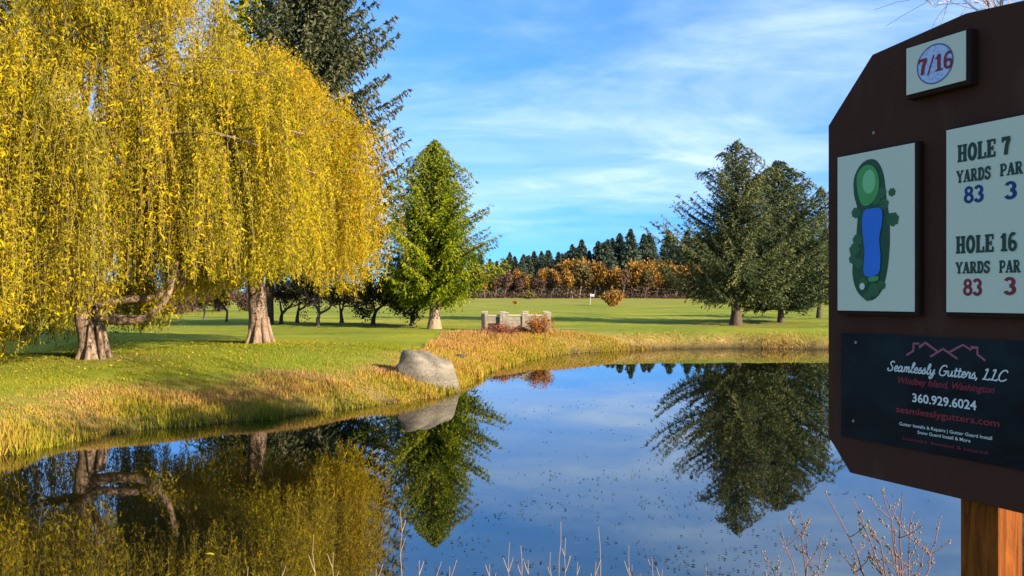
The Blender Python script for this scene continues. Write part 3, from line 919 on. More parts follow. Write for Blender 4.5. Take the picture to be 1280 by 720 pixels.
# shrubs along the bank by the footbridge
def shrub(px, d, R, Hh, mat, seed, label, cat='shrub', n=2600, kl=.06, kw=.03, name='shrub', vb=.5, stems=40, group=None):
    r = np.random.default_rng(seed)
    base = place(px, d)
    root = empty(name, base, label, cat, group)
    az = r.uniform(0, 2*PI, stems); rr = R*np.sqrt(r.random(stems))
    e = np.stack([np.cos(az)*rr, np.sin(az)*rr, Hh*(1-.45*(rr/R)**2)*r.uniform(.7, 1.1, stems)], 1)
    t = np.linspace(0, 1, 6)[None, :, None]
    p = e[:, None]*[.15, .15, 0]*(1-t)**2+e[:, None]*np.concatenate([t, t, t**.8], 2); p[:, 0, 2] -= .05
    T = Geo(); T.tubes(p, np.tile(np.linspace(.012, .005, 6)*max(R, 1), (stems, 1)), 3)
    link('stems', T.mesh(name+'_stems', M['bare_twig']), root)
    i = r.integers(0, stems, n); j = 1+r.integers(0, 5, n)
    c = p[i, j]+r.normal(0, .10*R, (n, 3)); c[:, 2] = np.maximum(c[:, 2], .03)
    a = unit(r.normal(0, .8, (n, 3))+[0, 0, .4])*kl*r.uniform(.6, 1.3, (n, 1)); b = unit(np.cross(a, r.normal(0, 1, (n, 3))))*kw
    sv = r.normal(0, .15, stems)
    G = Geo(); G.kites(c, a, b, np.clip(vb+sv[i]+r.normal(0, .12, n), 0, 1))
    link('foliage', G.mesh(name+'_foliage', mat), root)
    return root


shrub(626, 43.6, 1.05, .55, M['red_shrub'], 201, 'low dull red shrub below the footbridge opening', n=3000, kl=.05, kw=.022, stems=60)
shrub(675, 45.0, .85, 1.1, M['orange_shrub'], 202, 'upright orange red shrub against the footbridge parapet', n=2600, kl=.05, kw=.022, stems=60)
shrub(650, 45.5, .45, .35, M['red_shrub'], 203, 'small dark shrub between the two red shrubs', n=1500, vb=.2)
shrub(766, 140, 1.9, 3.2, M['far_autumn'], 204, 'small round orange tree alone on the far fairway', 'tree', 3000, .2, .1, 'round_tree', .55)
shrub(660, 300, 3.0, 3.2, M['far_olive'], 205, 'olive bush at the foot of the far wood beside the fairway', 'bush', 900, .35, .2, 'bush', .7)
shrub(644, 180, .75, .9, M['far_autumn'], 206, 'tiny yellow bush above the footbridge on the fairway', 'bush', 700, .1, .06, 'bush', .95)
for i in range(12):
    px = -40+i*31+(i % 3)*5
    shrub(px, 90+(i % 4)*4, 3.0, 3.4+1.5*((i*7) % 4)/3, M['far_brown'], 210+i, ORD[i]+' brown bush from the left in the row far behind the left willow', 'bush', 2000, .17, .09, 'bush', .45, group='brown bushes far behind the left willow')

# ------------------------------------------------------------------ far wood: every tree an object, meshes shared
def far_conifer_mesh(seed, H, R):
    r = np.random.default_rng(seed); G = Geo()
    G.tubes(np.array([[0, 0, -1.], [0, 0, H*.5], [0, 0, H]]), np.array([.35, .2, .03]), 5, slot=1)
    n = 1900; f = r.random(n)**.8; az = r.uniform(0, 2*PI, n)
    L = R*(1-f)**.8*(1+.3*np.sin(f*40+az*2))*r.uniform(.25, 1, n)+.1
    c = np.stack([np.cos(az)*L, np.sin(az)*L, H*(.12+.88*f)-L*.12], 1)
    a = unit(np.stack([np.cos(az), np.sin(az), r.normal(-.1, .4, n)], 1))*r.uniform(.7, 1.3, n)[:, None]; b = unit(np.cross(a, r.normal(0, .6, (n, 3))+[0, 0, 1]))*.5
    G.kites(c, a, b, np.clip(r.normal(.5, .2, n), 0, 1))
    return G.mesh('far_conifer', [M['far_conifer'], M['far_bark']])


def far_decid_mesh(seed, H, R, mat, n=1200):
    r = np.random.default_rng(seed); G = Geo()
    lv, rd, tips = grow(r, (0, 0, -.5), (0, 0, 1), H*.42, .22, 4, (3, 4), .42, .45, .62)
    for i in range(4): G.tubes(np.array(lv[i]), np.maximum(np.array(rd[i]), .05), 4 if i < 2 else 3, slot=1)
    tips = np.concatenate([tips, np.array(lv[2]), np.array(lv[2]), np.array(lv[1])[:, 2:].repeat(2, 1)[:, :6]])
    i = r.integers(0, len(tips), n); j = r.integers(0, 6, n)
    c = tips[i, j]+r.normal(0, .95, (n, 3)); lim = c[:, :2]; c[:, :2] = lim*np.minimum(1, R*1.15/(np.linalg.norm(lim, axis=1, keepdims=True)+.01))
    a = unit(r.normal(0, 1, (n, 3)))*r.uniform(.35, .8, n)[:, None]; b = unit(np.cross(a, r.normal(0, 1, (n, 3))))*.32
    tv = r.normal(0, .15, len(tips))
    G.kites(c, a, b, np.clip(.5+tv[i]+r.normal(0, .12, n), 0, 1))
    return G.mesh('far_tree', [mat, M['far_bark']])


cm_ = [far_conifer_mesh(300+i, 25+2.5*(i % 3), 7.0+1.6*(i % 3)) for i in range(5)]
dm = {'far_autumn': [far_decid_mesh(320+i, 16, 5.2, M['far_autumn'], 1500) for i in range(3)],
      'far_olive': [far_decid_mesh(330+i, 16, 5.2, M['far_olive'], 1300) for i in range(3)],
      'far_brown': [far_decid_mesh(340+i, 15, 5.0, M['far_brown'], 1100) for i in range(3)]}
r = random.Random(9)


def far(name, me, px, d, s, label, group):
    o = link(name, me)
    x = hx(px, d)
    o.location = (x, d, gz(x, d)-.3); o.rotation_euler = (0, 0, r.uniform(0, 6.28)); o.scale = (s*r.uniform(.85, 1.15), s*r.uniform(.85, 1.15), s)
    return tag(o, label, 'tree', group)


# conifers: skyline climbs from px 690 to the right
for i in range(150):
    px = r.uniform(684, 1075); d = r.uniform(395, 500)
    s = r.uniform(.66, 1.12)*(.58+.38*min(1, (px-684)/90))
    far('conifer_tree', cm_[i % 5], px, d, s, 'dark conifer on the rise behind the autumn wood', 'dark conifers behind the autumn wood')
for i in range(50):
    px = r.uniform(590, 705); d = r.uniform(460, 560)
    far('conifer_tree', cm_[i % 5], px, d, r.uniform(.45, .7), 'small dark conifer on the low skyline right of the cedar', 'dark conifers on the low skyline')
for i in range(150):
    px = 596+i*3.1+r.uniform(-6, 6); d = r.uniform(340, 388)
    kind = r.choices(['far_autumn', 'far_olive', 'far_brown'], [.30, .34, .36])[0]
    if 700 < px < 745 or 790 < px < 850:
        kind = r.choices(['far_autumn', 'far_olive', 'far_brown'], [.6, .25, .15])[0]
    s = r.uniform(.72, 1.12) if kind != 'far_autumn' else r.uniform(.85, 1.25)
    if px < 690: s *= .78
    lab = {'far_autumn': 'orange leaved tree in the wood beyond the far fairway', 'far_olive': 'olive thinning tree in the wood beyond the far fairway', 'far_brown': 'bare brown tree in the wood beyond the far fairway'}[kind]
    far('autumn_tree', dm[kind][i % 3], px, d, s, lab, {'far_autumn': 'orange trees', 'far_olive': 'olive trees', 'far_brown': 'brown bare trees'}[kind]+' of the far wood')
for i in range(26):
    px = -60+i*24+r.uniform(-9, 9); d = r.uniform(300, 360)
    kind = r.choice(['far_olive', 'far_brown', 'far_brown'])
    far('autumn_tree', dm[kind][i % 3], px, d, r.uniform(.45, .7), 'low brown tree in the distance seen under the willow leaves', 'low distant trees under the willow leaves')

# undergrowth at the foot of the far wood: one mass
rr = np.random.default_rng(77); n = 22000
x = rr.uniform(-230, 190, n); y = 333+55*rr.random(n)**1.6
z = height(x, y)+rr.uniform(0, 1, n)**1.5*6*(.15+.85*lumpy(x, y, .25)**1.5)
a = unit(rr.normal(0, 1, (n, 3)))*rr.uniform(.3, .7, n)[:, None]; b = unit(np.cross(a, rr.normal(0, 1, (n, 3))))*.3
G = Geo(); G.kites(np.stack([x, y, z], 1), a, b, np.clip(rr.normal(.4, .2, n), 0, 1))
tag(link('undergrowth', G.mesh('undergrowth', M['far_brown'])), kind='stuff')

# ------------------------------------------------------------------ boulder
r_ = np.random.default_rng(5)
nu, nv = 44, 26
th, ph = np.meshgrid(np.arange(nu)*2*PI/nu, np.linspace(-.45, PI/2, nv))
sup = lambda c, e: np.sign(c)*np.abs(c)**e
cx = sup(np.cos(ph), .62)*sup(np.cos(th), .8)*.98; cy = sup(np.cos(ph), .62)*sup(np.sin(th), .8)*.70; cz = sup(np.sin(ph), .70)*1.20
cz = cz*(1-.20*np.clip(cx, 0, 2)**1.5+.02*np.sin(cx*5)); cx = cx+.20*(cz < .9)*np.clip(cx, 0, 1)*(1-cz/1.2)
nzv = .05*np.sin(cx*4+cz*3)+.04*np.sin(cy*5-cz*6+1)+.03*np.sin(cx*9+cy*7)+.02*np.sin(cz*14+cx*3)
k_ = 1+nzv; v = np.stack([cx*k_, cy*k_, cz*k_], -1).reshape(-1, 3)
I = np.arange(nu*nv).reshape(nv, nu)
G = Geo(); G.add(v, np.stack([I[:-1], np.roll(I[:-1], -1, 1), np.roll(I[1:], -1, 1), I[1:]], -1).reshape(-1, 4))
o = link('boulder', G.mesh('boulder', M['boulder'], True)); o.location = (hx(530, 25.6), 25.75, -.05); o.scale = (1.04, 1, 1.08)
tag(o, 'big pale rounded boulder at the edge of the pond', 'rock')
G = Geo(); G.add(v*[.22, .2, .1], np.stack([I[:-1], np.roll(I[:-1], -1, 1), np.roll(I[1:], -1, 1), I[1:]], -1).reshape(-1, 4))
o = link('stone', G.mesh('stone', M['boulder'], True)); p = place(576, 33); o.location = p+Vector((0, 0, .08)); tag(o, 'small dark stone in the golden grass right of the boulder', 'rock')

# ------------------------------------------------------------------ footbridge
fb = empty('footbridge', Vector((hx(645, 49.5), 49.5, gz(hx(645, 49.5), 49.5))), 'pale low footbridge with square posts beside the pond', 'footbridge')


def part(name, parent, boxes, mat, bev=.012):
    G = Geo()
    for b in boxes: G.box(*b)
    o = link(name, G.mesh(name, mat), parent)
    if bev:
        m = o.modifiers.new('bevel', 'BEVEL'); m.width = bev; m.segments = 1
    return o


def post(x, y, h):
    p = part('post', fb, [((x, y, h/2-.1), (.36, .36, h+.2))], M['parapet'], .02)
    part('cap', p, [((x, y, h+.032), (.40, .40, .06))], M['parapet_cap'], .02)


for x, y, h in [(-.65, -.55, 1.08), (.55, -.5, 1.03), (1.95, -.45, 1.08), (-2.0, 1.5, 1.12), (-.85, 1.45, 1.1), (.6, 1.5, 1.12), (1.9, 1.5, 1.12)]: post(x, y, h)
for x0, x1, y in [(-.46, .36, -.55), (.74, 1.76, -.5)]:
    for kz in range(4):
        part('board', fb, [(((x0+x1)/2, y+.01*(kz % 2), .10+kz*.215), (x1-x0-.01, .10, .205))], M['parapet'], .008)
    part('rail', fb, [(((x0+x1)/2, y, .965), (x1-x0-.01, .17, .09))], M['parapet_cap'])
for x0, x1, y in [(-1.81, -1.04, 1.5), (-.66, .41, 1.5), (.79, 1.7, 1.5)]:
    for kz in range(2):
        part('board', fb, [(((x0+x1)/2, y+.01*(kz % 2), .50+kz*.215), (x1-x0-.01, .10, .205))], M['parapet'], .008)
    part('rail', fb, [(((x0+x1)/2, y, .90), (x1-x0-.01, .17, .09))], M['parapet_cap'])
part('shade_panel', fb, [((-1.42, 1.52, .2), (.75, .08, .38))], M['deck_shade'])  # added dark panel, stands in for the shade inside the bridge opening
part('side_wall', fb, [((-2.05, .45, .45), (.16, 1.6, 1.2))], M['deck_shade'])
for kx in range(14):
    part('plank', fb, [((-1.85+kx*.29, .48, .03+.004*(kx % 3)), (.275, 1.7, .06))], M['deck_shade'], .006)

# flag on the far green
d = 150
p = place(738, d)
fl = empty('golf_flag', p, 'white flag on a thin pole on the far green', 'flag')
G = Geo(); G.tubes(np.array([[0, 0, -.1], [0, 0, 1.1], [0, 0, 2.2]]), np.full(3, .022), 6); link('pole', G.mesh('pole', M['flag']), fl)
xx = np.linspace(0, .62, 9); zz = np.linspace(1.78, 2.18, 5)
A_, B_ = np.meshgrid(xx, zz)
v = np.stack([A_+.02, .06*np.sin(A_*9)*A_*1.5, B_-A_*.12], -1).reshape(-1, 3); I = np.arange(45).reshape(5, 9)
q = np.stack([I[:-1, :-1], I[:-1, 1:], I[1:, 1:], I[1:, :-1]], -1).reshape(-1, 4)
G = Geo(); G.add(v, q); o = link('cloth', G.mesh('cloth', M['flag']), fl)
sm = o.modifiers.new('thick', 'SOLIDIFY'); sm.thickness = .008
# pale gravel strip near the bridge
pts = [(hx(690, 51), 50.4), (hx(706, 51), 50.6), (hx(724, 51), 51.0)]
G = Geo(); vs = []
for x, y in pts: vs += [(x, y-.25, gz(x, y-.25)+.03), (x, y+.25, gz(x, y+.25)+.03)]
G.add(np.array(vs), [(0, 2, 3, 1), (2, 4, 5, 3)]); tag(link('path', G.mesh('path', M['path'])), kind='structure')

# ------------------------------------------------------------------ near stalks and budding shrub
stalks = [(500, 636), (392, 668), (417, 690), (352, 702), (524, 700), (545, 706), (562, 708), (612, 706), (637, 678), (651, 682), (660, 700), (688, 690), (701, 652), (707, 672), (722, 702), (748, 658), (745, 702),
          (786, 682), (790, 706), (815, 696), (828, 712), (883, 708), (470, 712), (310, 708)]
r = np.random.default_rng(91)
for i, (px, py) in enumerate(stalks):
    d = 5.6+r.uniform(0, .9)
    x = hx(px, d); top = EYE-(py-HZ)/F*d
    x0 = x+r.normal(0, .03)
    base = np.array([x0, d, gz(x0, d)-.03]); tip = np.array([x, d, top])
    P = trunk_path(base, tip, 8, .006, r); G = Geo()
    G.tubes(P-base, np.linspace(.0044, .0018, 8), 5)
    for b in range(r.integers(1, 4)):
        j = r.integers(4, 7); o_ = P[j]-base; l = r.uniform(.05, .14)
        e = o_+np.array([r.choice([-1, 1])*l*.35, r.normal(0, .02), l])
        G.tubes(bez(o_, (o_+e)/2+[0, 0, -.01], e, 4), np.linspace(.0035, .002, 4), 4)
    o = link('dry_stalk', G.mesh('dry_stalk', M['dry_stalk'], True)); o.location = base
    lab = 'tall pale dry reed standing alone in front of the cedar reflection' if i == 0 else 'forked pale dry stalk, tallest of the near bank row' if i == 12 else ORD[sorted(stalks).index((px, py))]+' dry stalk from the left along the near pond edge'
    tag(o, lab, 'dry stalk', 'dry stalks at the near pond edge')


def budding(px, d, tops, seed, label):
    r = np.random.default_rng(seed)
    base = np.array([hx(px, d), d, 0.]); base[2] = gz(base[0], base[1])-.05
    root = empty('budding_shrub', base, label, 'shrub')
    T = Geo(); Bd = Geo()
    for tx, ty in tops:
        dd = d+r.normal(0, .2)
        e = np.array(at(tx, ty, dd))-base
        p = bez((r.normal(0, .05), r.normal(0, .05), 0), e*[.35, .4, .6]+[r.normal(0, .05), 0, .05], e, 12); p[1:-1] += r.normal(0, .005, (10, 3))
        T.tubes(p, np.linspace(.007, .002, 12), 5)
        tw = [p]
        for b in range(6):
            j = r.integers(4, 10); l = r.uniform(.08, .26)
            s_ = r.choice([-1, 1]); q = p[j]+np.array([s_*l*r.uniform(.3, .7), r.normal(0, .05), l*r.uniform(.4, .9)])
            pp = bez(p[j], (p[j]+q)/2+[0, 0, -.02], q, 12); T.tubes(pp, np.linspace(.0032, .0014, 12), 4); tw.append(pp)
        for pp in tw:
            for b in range(7):
                c = pp[r.integers(6, 12)]+r.normal(0, .006, 3); s_ = r.uniform(.004, .0085)
                u = unit(r.normal(0, .5, 3)+[0, 0, 1])
                Bd.tubes(np.array([c-u*s_*.9, c-u*s_*.3, c+u*s_*.4, c+u*s_*1.3]), np.array([.1, .75, .7, .05])*s_, 5)
    link('stems', T.mesh('shrub_stems', M['red_stem'], True), root)
    o = link('buds', Bd.mesh('shrub_buds', M['seed_bud'], True), root); o['kind'] = 'stuff'


budding(1130, 4.6, [(1032, 616), (1064, 622), (1102, 612), (1128, 618), (1085, 650), (1114, 650), (1140, 640), (1176, 645), (1050, 690), (1160, 680)], 401, 'budding shrub with reddish stems in front of the sign post')
budding(1010, 4.9, [(975, 655), (1000, 640), (1010, 668), (955, 690), (1030, 668)], 403, 'sparse budding twigs at the bottom left of the sign shrub')

# yellow leaf afloat near the left bottom
G = Geo(); a = np.linspace(0, PI, 7)
up = np.stack([np.linspace(-.07, .07, 7), .028*np.sin(a), .012+.006*np.cos(np.linspace(-2, 2, 7))], 1); dn = up*[1, -1, 1]
G.add(np.vstack([up, dn]), [(i+7, i+8, i+1, i) for i in range(6)], None, .9)
o = link('floating_leaf', G.mesh('floating_leaf', M['fallen_leaf'])); d = EYE*F/(694-HZ); o.location = (hx(262, d), d, .004); o.rotation_euler = (0, 0, -.3)
tag(o, 'single yellow leaf floating at the lower left of the pond', 'leaf')

# ------------------------------------------------------------------ the tee sign
SA = math.radians(63.5)
uv = np.array([math.cos(SA), -math.sin(SA)]); nv_ = np.array([-math.sin(SA), -math.cos(SA)])
YD = 2.5
P0 = np.array([(1035-640)/F*YD, YD])


def SP(px, py, off=0.0):
    """photo pixel -> (s, z) on the sign's plane, off metres in front of the board face"""
    rx = (px-640)/F
    b = P0+nv_*off
    s = (b[0]-rx*b[1])/(rx*uv[1]-uv[0])
    D = b[1]+s*uv[1]
    return s, EYE-(py-HZ)/F*D


zg = gz(P0[0]+.45*uv[0], P0[1]+.45*uv[1])
sign = empty('hole_sign', (P0[0], P0[1], 0), 'brown tee sign with white hole plaques and dark advert on wooden post', 'sign', rz=-SA)
# local axes: x along the board, -y out of its face, z up (world height)


def slab(name, parent, poly, y0, y1, mat, bev=.004):
    """poly: (x,z) outline, counter-clockwise seen from the front; from y0 (front) to y1 (back)"""
    n = len(poly)
    v = [(x, y0, z) for x, z in poly]+[(x, y1, z) for x, z in poly]
    f = [tuple(range(n)), tuple(range(2*n-1, n-1, -1))]+[(i, n+i, n+(i+1) % n, (i+1) % n) for i in range(n)]
    me = bpy.data.meshes.new(name); me.from_pydata(v, [], f); me.materials.append(mat); me.update()
    o = link(name, me, parent)
    if bev:
        m = o.modifiers.new('bevel', 'BEVEL'); m.width = bev; m.segments = 2; m.limit_method = 'ANGLE'
    return o


def rect(x0, z0, x1, z1):
    return [(x0, z0), (x1, z0), (x1, z1), (x0, z1)]


BW = .90
zb0 = SP(1062, 591)[1]; zb1 = SP(1035, 545)[1]; zt0 = SP(1035, 157)[1]; zt1 = SP(1090, 68)[1]
cb = SP(1062, 591)[0]; ct = SP(1090, 68)[0]
board = slab('board', sign, [(cb, zb0), (BW-cb, zb0), (BW, zb1), (BW, zt0), (BW-ct, zt1), (BW*.5, zt1+.03), (ct, zt1), (0, zt0), (0, zb1)], 0, .032, M['brown'])
ps0 = SP(1200, 660, -.034)[0]; pw = .104
slab('post', sign, rect(ps0, zg-.3, ps0+pw, zt1-.08), .034, .034+pw, M['wood'], .005)


def flat(name, parent, geo_polys, y, mat):
    """flat print: list of (verts, quads, tris) in (x,z)"""
    G = Geo()
    for k, (v, q, t) in enumerate(geo_polys):
        v = np.asarray(v, float)
        G.add(np.stack([v[:, 0], np.full(len(v), y-.00006*k), v[:, 1]], 1), q, t)
    return link(name, G.mesh(name, mat), parent)


def stroke(pts, th, closed=False):
    p = np.asarray(pts, float); n = len(p)
    if closed: t = np.roll(p, -1, 0)-np.roll(p, 1, 0)
    else: t = np.gradient(p, axis=0)
    t = unit(t); nn = np.stack([-t[:, 1], t[:, 0]], 1)
    if not closed and n > 2:           # miter
        d0 = unit(p[1:]-p[:-1]); cosb = np.abs((nn[1:-1]*np.stack([-d0[:-1, 1], d0[:-1, 0]], 1)).sum(1)); sc = np.ones(n); sc[1:-1] = 1/np.clip(cosb, .6, 1); nn = nn*sc[:, None]
    th = np.broadcast_to(np.asarray(th, float), (n,))[:, None]
    v = np.concatenate([p-nn*th/2, p+nn*th/2])
    m = n if closed else n-1
    q = [(i, (i+1) % n, n+(i+1) % n, n+i) for i in range(m)]
    return v, q, None


def disc(cx, cz, rx, rz_, n=28, wob=None):
    a = np.arange(n)*2*PI/n
    w = 1 if wob is None else wob(a)
    v = np.vstack([np.stack([cx+rx*np.cos(a)*w, cz+rz_*np.sin(a)*w], 1), [[cx, cz]]])
    return v, None, [(i, (i+1) % n, n) for i in range(n)]


def outline(pts, per=8):
    c = catmull([(a, b, 0) for a, b in pts], per, True)[:, :2]
    n = len(c); v = np.vstack([c, c.mean(0)[None]])
    return v, None, [(i, (i+1) % n, n) for i in range(n)]


def arc(cx, cz, rx, rz_, a0, a1, n=12):
    a = np.radians(np.linspace(a0, a1, n)); return np.stack([cx+rx*np.cos(a), cz+rz_*np.sin(a)], 1)


def slabglyph(ch):
    """bold slab-serif capitals and figures: strokes (points, thickness, closed), advance"""
    t, sf = .19, .10
    S_ = []; bar = lambda x0, x1, z, w=sf: S_.append(([(x0, z), (x1, z)], w, False)); stem = lambda x, w=t: S_.append(([(x, 0), (x, 1)], w, False))
    if ch == 'H':
        stem(.17); stem(.55); bar(.17, .55, .5, .12)
        for x in (.17, .55): bar(x-.17, x+.17, .05); bar(x-.17, x+.17, .95)
        return S_, .78
    if ch == 'O':
        S_.append((arc(.32, .5, .235, .43, 0, 345, 24), .18, True)); return S_, .70
    if ch == 'L':
        stem(.17); bar(0, .60, .05); bar(0, .34, .95); S_.append(([(.555, 0), (.555, .34)], .10, False)); return S_, .66
    if ch == 'E':
        stem(.17); bar(0, .60, .05); bar(0, .60, .95); bar(.17, .44, .5, .10); S_.append(([(.555, 0), (.555, .3)], .10, False)); S_.append(([(.555, .7), (.555, 1)], .10, False)); S_.append(([(.44, .36), (.44, .64)], .08, False)); return S_, .68
    if ch == 'Y':
        S_.append(([(.10, .95), (.34, .45)], .19, False)); S_.append(([(.62, .95), (.36, .45)], .12, False)); S_.append(([(.35, 0), (.35, .5)], t, False)); bar(-.04, .28, .95); bar(.46, .76, .95); bar(.18, .52, .05); return S_, .74
    if ch == 'A':
        S_.append(([(.36, 1), (.10, 0)], .11, False)); S_.append(([(.36, 1), (.60, 0)], .21, False)); bar(.2, .55, .32, .09); bar(-.04, .26, .05); bar(.40, .78, .05); return S_, .76
    if ch == 'R':
        stem(.17); bar(0, .34, .05); bar(0, .2, .95); S_.append((np.vstack([[(.17, .95)], arc(.36, .73, .18, .22, 90, -90), [(.17, .51)]]), .13, False)); S_.append(([(.36, .5), (.60, 0)], .18, False)); bar(.5, .74, .05); return S_, .76
    if ch == 'D':
        stem(.17); bar(0, .2, .05); bar(0, .2, .95); S_.append((np.vstack([[(.17, .95)], arc(.33, .5, .24, .45, 90, -90), [(.17, .05)]]), .15, False)); return S_, .70
    if ch == 'P':
        stem(.17); bar(0, .36, .05); bar(0, .2, .95); S_.append((np.vstack([[(.17, .95)], arc(.37, .70, .19, .25, 90, -90), [(.17, .45)]]), .14, False)); return S_, .68
    if ch == 'S':
        S_.append((catmull([(.52, .72, 0), (.46, .90, 0), (.28, .95, 0), (.12, .82, 0), (.16, .62, 0), (.42, .44, 0), (.50, .24, 0), (.34, .06, 0), (.16, .08, 0), (.08, .28, 0)], 4)[:, :2], .15, False)); S_.append(([(.07, 0), (.07, .3)], .07, False)); S_.append(([(.53, .7), (.53, 1)], .07, False)); return S_, .64
    if ch == '1':
        S_.append(([(.28, 0), (.28, 1)], .2, False)); bar(.06, .50, .05); S_.append(([(.28, .93), (.06, .76)], .10, False)); return S_, .56
    if ch == '3':
        S_.append((arc(.26, .73, .19, .215, 160, -90), .15, False)); S_.append((arc(.26, .28, .21, .235, 90, -160), .16, False)); return S_, .58
    if ch == '6':
        S_.append((arc(.29, .29, .20, .235, 0, 345, 20), .15, True)); S_.append((np.vstack([arc(.33, .50, .25, .45, 60, 180), [(.085, .3)]]), .14, False)); return S_, .60
    if ch == '7':
        bar(.02, .56, .91, .17); S_.append(([(.05, .72), (.05, 1)], .10, False)); S_.append((catmull([(.50, .9, 0), (.34, .52, 0), (.26, 0, 0)], 5)[:, :2], .20, False)); return S_, .60
    if ch == '8':
        S_.append((arc(.29, .74, .17, .20, 0, 345, 20), .14, True)); S_.append((arc(.29, .28, .205, .235, 0, 345, 20), .15, True)); return S_, .60
    if ch == '/':
        S_.append(([(.02, -.08), (.40, 1.05)], .09, False)); return S_, .44
    return S_, .38


CUR = {
    'S': ([[(.5, .85), (.38, 1), (.18, .92), (.15, .7), (.3, .52), (.42, .32), (.35, .05), (.1, 0), (-.05, .15), (.05, .28)]], .58),
    'e': ([[(0, .2), (.2, .27), (.31, .43), (.19, .56), (.06, .38), (.08, .10), (.22, 0), (.42, .16)]], .40),
    'a': ([[(.34, .47), (.2, .56), (.04, .35), (.06, .08), (.18, 0), (.31, .2), (.37, .5)], [(.37, .52), (.36, .1), (.44, 0), (.55, .14)]], .53),
    'm': ([[(.02, .5), (.09, .46), (.08, 0)], [(.08, .28), (.2, .53), (.3, .48), (.3, 0)], [(.3, .28), (.42, .53), (.51, .48), (.51, .08), (.58, 0), (.7, .14)]], .68),
    'l': ([[(0, .15), (.2, .58), (.27, .92), (.18, 1.02), (.1, .72), (.1, .15), (.2, 0), (.35, .14)]], .33),
    's': ([[(0, .12), (.18, .56), (.20, .42), (.31, .2), (.2, 0), (.02, .06)], [(.2, .01), (.4, .14)]], .38),
    'y': ([[(.02, .52), (.06, .15), (.18, .05), (.3, .2), (.37, .54)], [(.37, .54), (.34, -.1), (.2, -.4), (.05, -.3), (.2, -.05), (.5, .15)]], .52),
    'u': ([[(.02, .52), (.06, .1), (.18, 0), (.3, .15), (.35, .52)], [(.35, .54), (.36, .1), (.44, 0), (.56, .14)]], .54),
    't': ([[(.12, .86), (.1, .1), (.2, 0), (.34, .14)], [(-.04, .56), (.3, .6)]], .32),
    'r': ([[(0, .1), (.1, .56), (.15, .46), (.3, .5), (.28, .2), (.35, 0), (.46, .12)]], .44),
    'G': ([[(.6, .85), (.45, 1), (.2, .9), (.05, .5), (.1, .12), (.35, 0), (.58, .15), (.62, .46)], [(.36, .44), (.74, .46)]], .78),
    'L': ([[(.10, .84), (.22, .98), (.30, .92), (.25, .55), (.20, .2), (.14, .03)], [(.02, .04), (.14, .03), (.36, .03), (.52, .0), (.58, .16)]], .62),
    'C': ([[(.62, .8), (.48, 1), (.22, .9), (.05, .5), (.1, .12), (.36, 0), (.66, .2)]], .66),
    ',': ([[(.08, .1), (.10, .02), (.02, -.16)]], .24), ' ': ([], .30)}


def lettering(parent, text, x0, x1, zbase, h, y, mat, style='slab', bold=1.0):
    P_, x = [], 0.0
    for ch in text:
        if style == 'slab':
            st, adv = slabglyph(ch)
            for pts, th, cl in st: P_.append((np.asarray(pts, float)+[x, 0], th*bold, cl))
        else:
            st, adv = CUR[ch]
            for pts in st:
                c = catmull([(a, b, 0) for a, b in pts], 5)[:, :2]
                c = c+[x, 0]; c[:, 0] += c[:, 1]*.22; P_.append((c, .105*bold, False))
        x += adv
    w = x-(.10 if style == 'slab' else .02)
    sx = (x1-x0)/w
    out = []
    for pts, th, cl in P_:
        v, q, t = stroke(pts, th, cl); v = v*[sx, h]+[x0, zbase]; out.append((v, q, t))
    return flat('lettering', parent, out, y, mat)


def typed(parent, text, x0, x1, zbase, h, y, mat, bold=.0, shear=0):
    cu = bpy.data.curves.new('lettering', 'FONT'); cu.body = text; cu.size = 1; cu.offset = bold; cu.shear = shear; cu.resolution_u = 3; cu.fill_mode = 'FRONT'
    o = link('lettering', cu, parent); bpy.context.view_layer.update()
    w = o.dimensions.x; sx = (x1-x0)/max(w, .01); sz = h/.70
    cu.materials.append(mat)
    me = bpy.data.meshes.new_from_object(o.evaluated_get(bpy.context.evaluated_depsgraph_get())); bpy.data.objects.remove(o)
    o = link('lettering', me, parent)
    o.scale = (sx, sz, 1); o.rotation_euler = (PI/2, 0, 0); o.location = (x0, y, zbase)
    return o


TF = .026           # plaque face stands this far out of the board
# hole number plaque
def plaque(px0, pt0, pb0, px1, th, x1=None, pad=.012):
    s0, z1 = SP(px0, pt0, th); _, z0 = SP(px0, pb0, th)
    s1 = SP(px1, pt0, th)[0] if x1 is None else x1
    pl = slab('plaque', sign, rect(s0-.002, z0-pad, s1+pad, z1+.004), -th+.003, -.002, M['brown_dark'], .002)
    slab('face', pl, rect(s0, z0, s1, z1), -th, -th+.0025, M['plaque_white'], 0)
    return pl, s0, z0, s1, z1


pl, s0, z0, s1, z1 = plaque(1133, 61, 119, 1207, .035)
cx_, cz_ = (s0+s1)/2, (z0+z1)/2; R_ = (z1-z0)*.40
y_ = -.035-.0006
flat('ball', pl, [disc(cx_, cz_, R_, R_, 40)], y_, M['ball'])
flat('ball_rim', pl, [stroke(arc(cx_, cz_, R_, R_, 0, 352, 44), R_*.07, True)], y_-.0003, M['ball_rim'])
lettering(pl, '7/16', cx_-R_*.95, cx_+R_*.95, cz_-R_*.42, R_*.86, y_-.0008, M['red_ink'], bold=1.1)

# course map plaque
pl, s0, z0, s1, z1 = plaque(1047, 197, 388, 1143, TF)
y_ = -TF-.0005
w_, h_ = s1-s0, z1-z0


def mp(a, b):       # fractions of the plaque face, b from the top
    return s0+a*w_, z1-b*h_


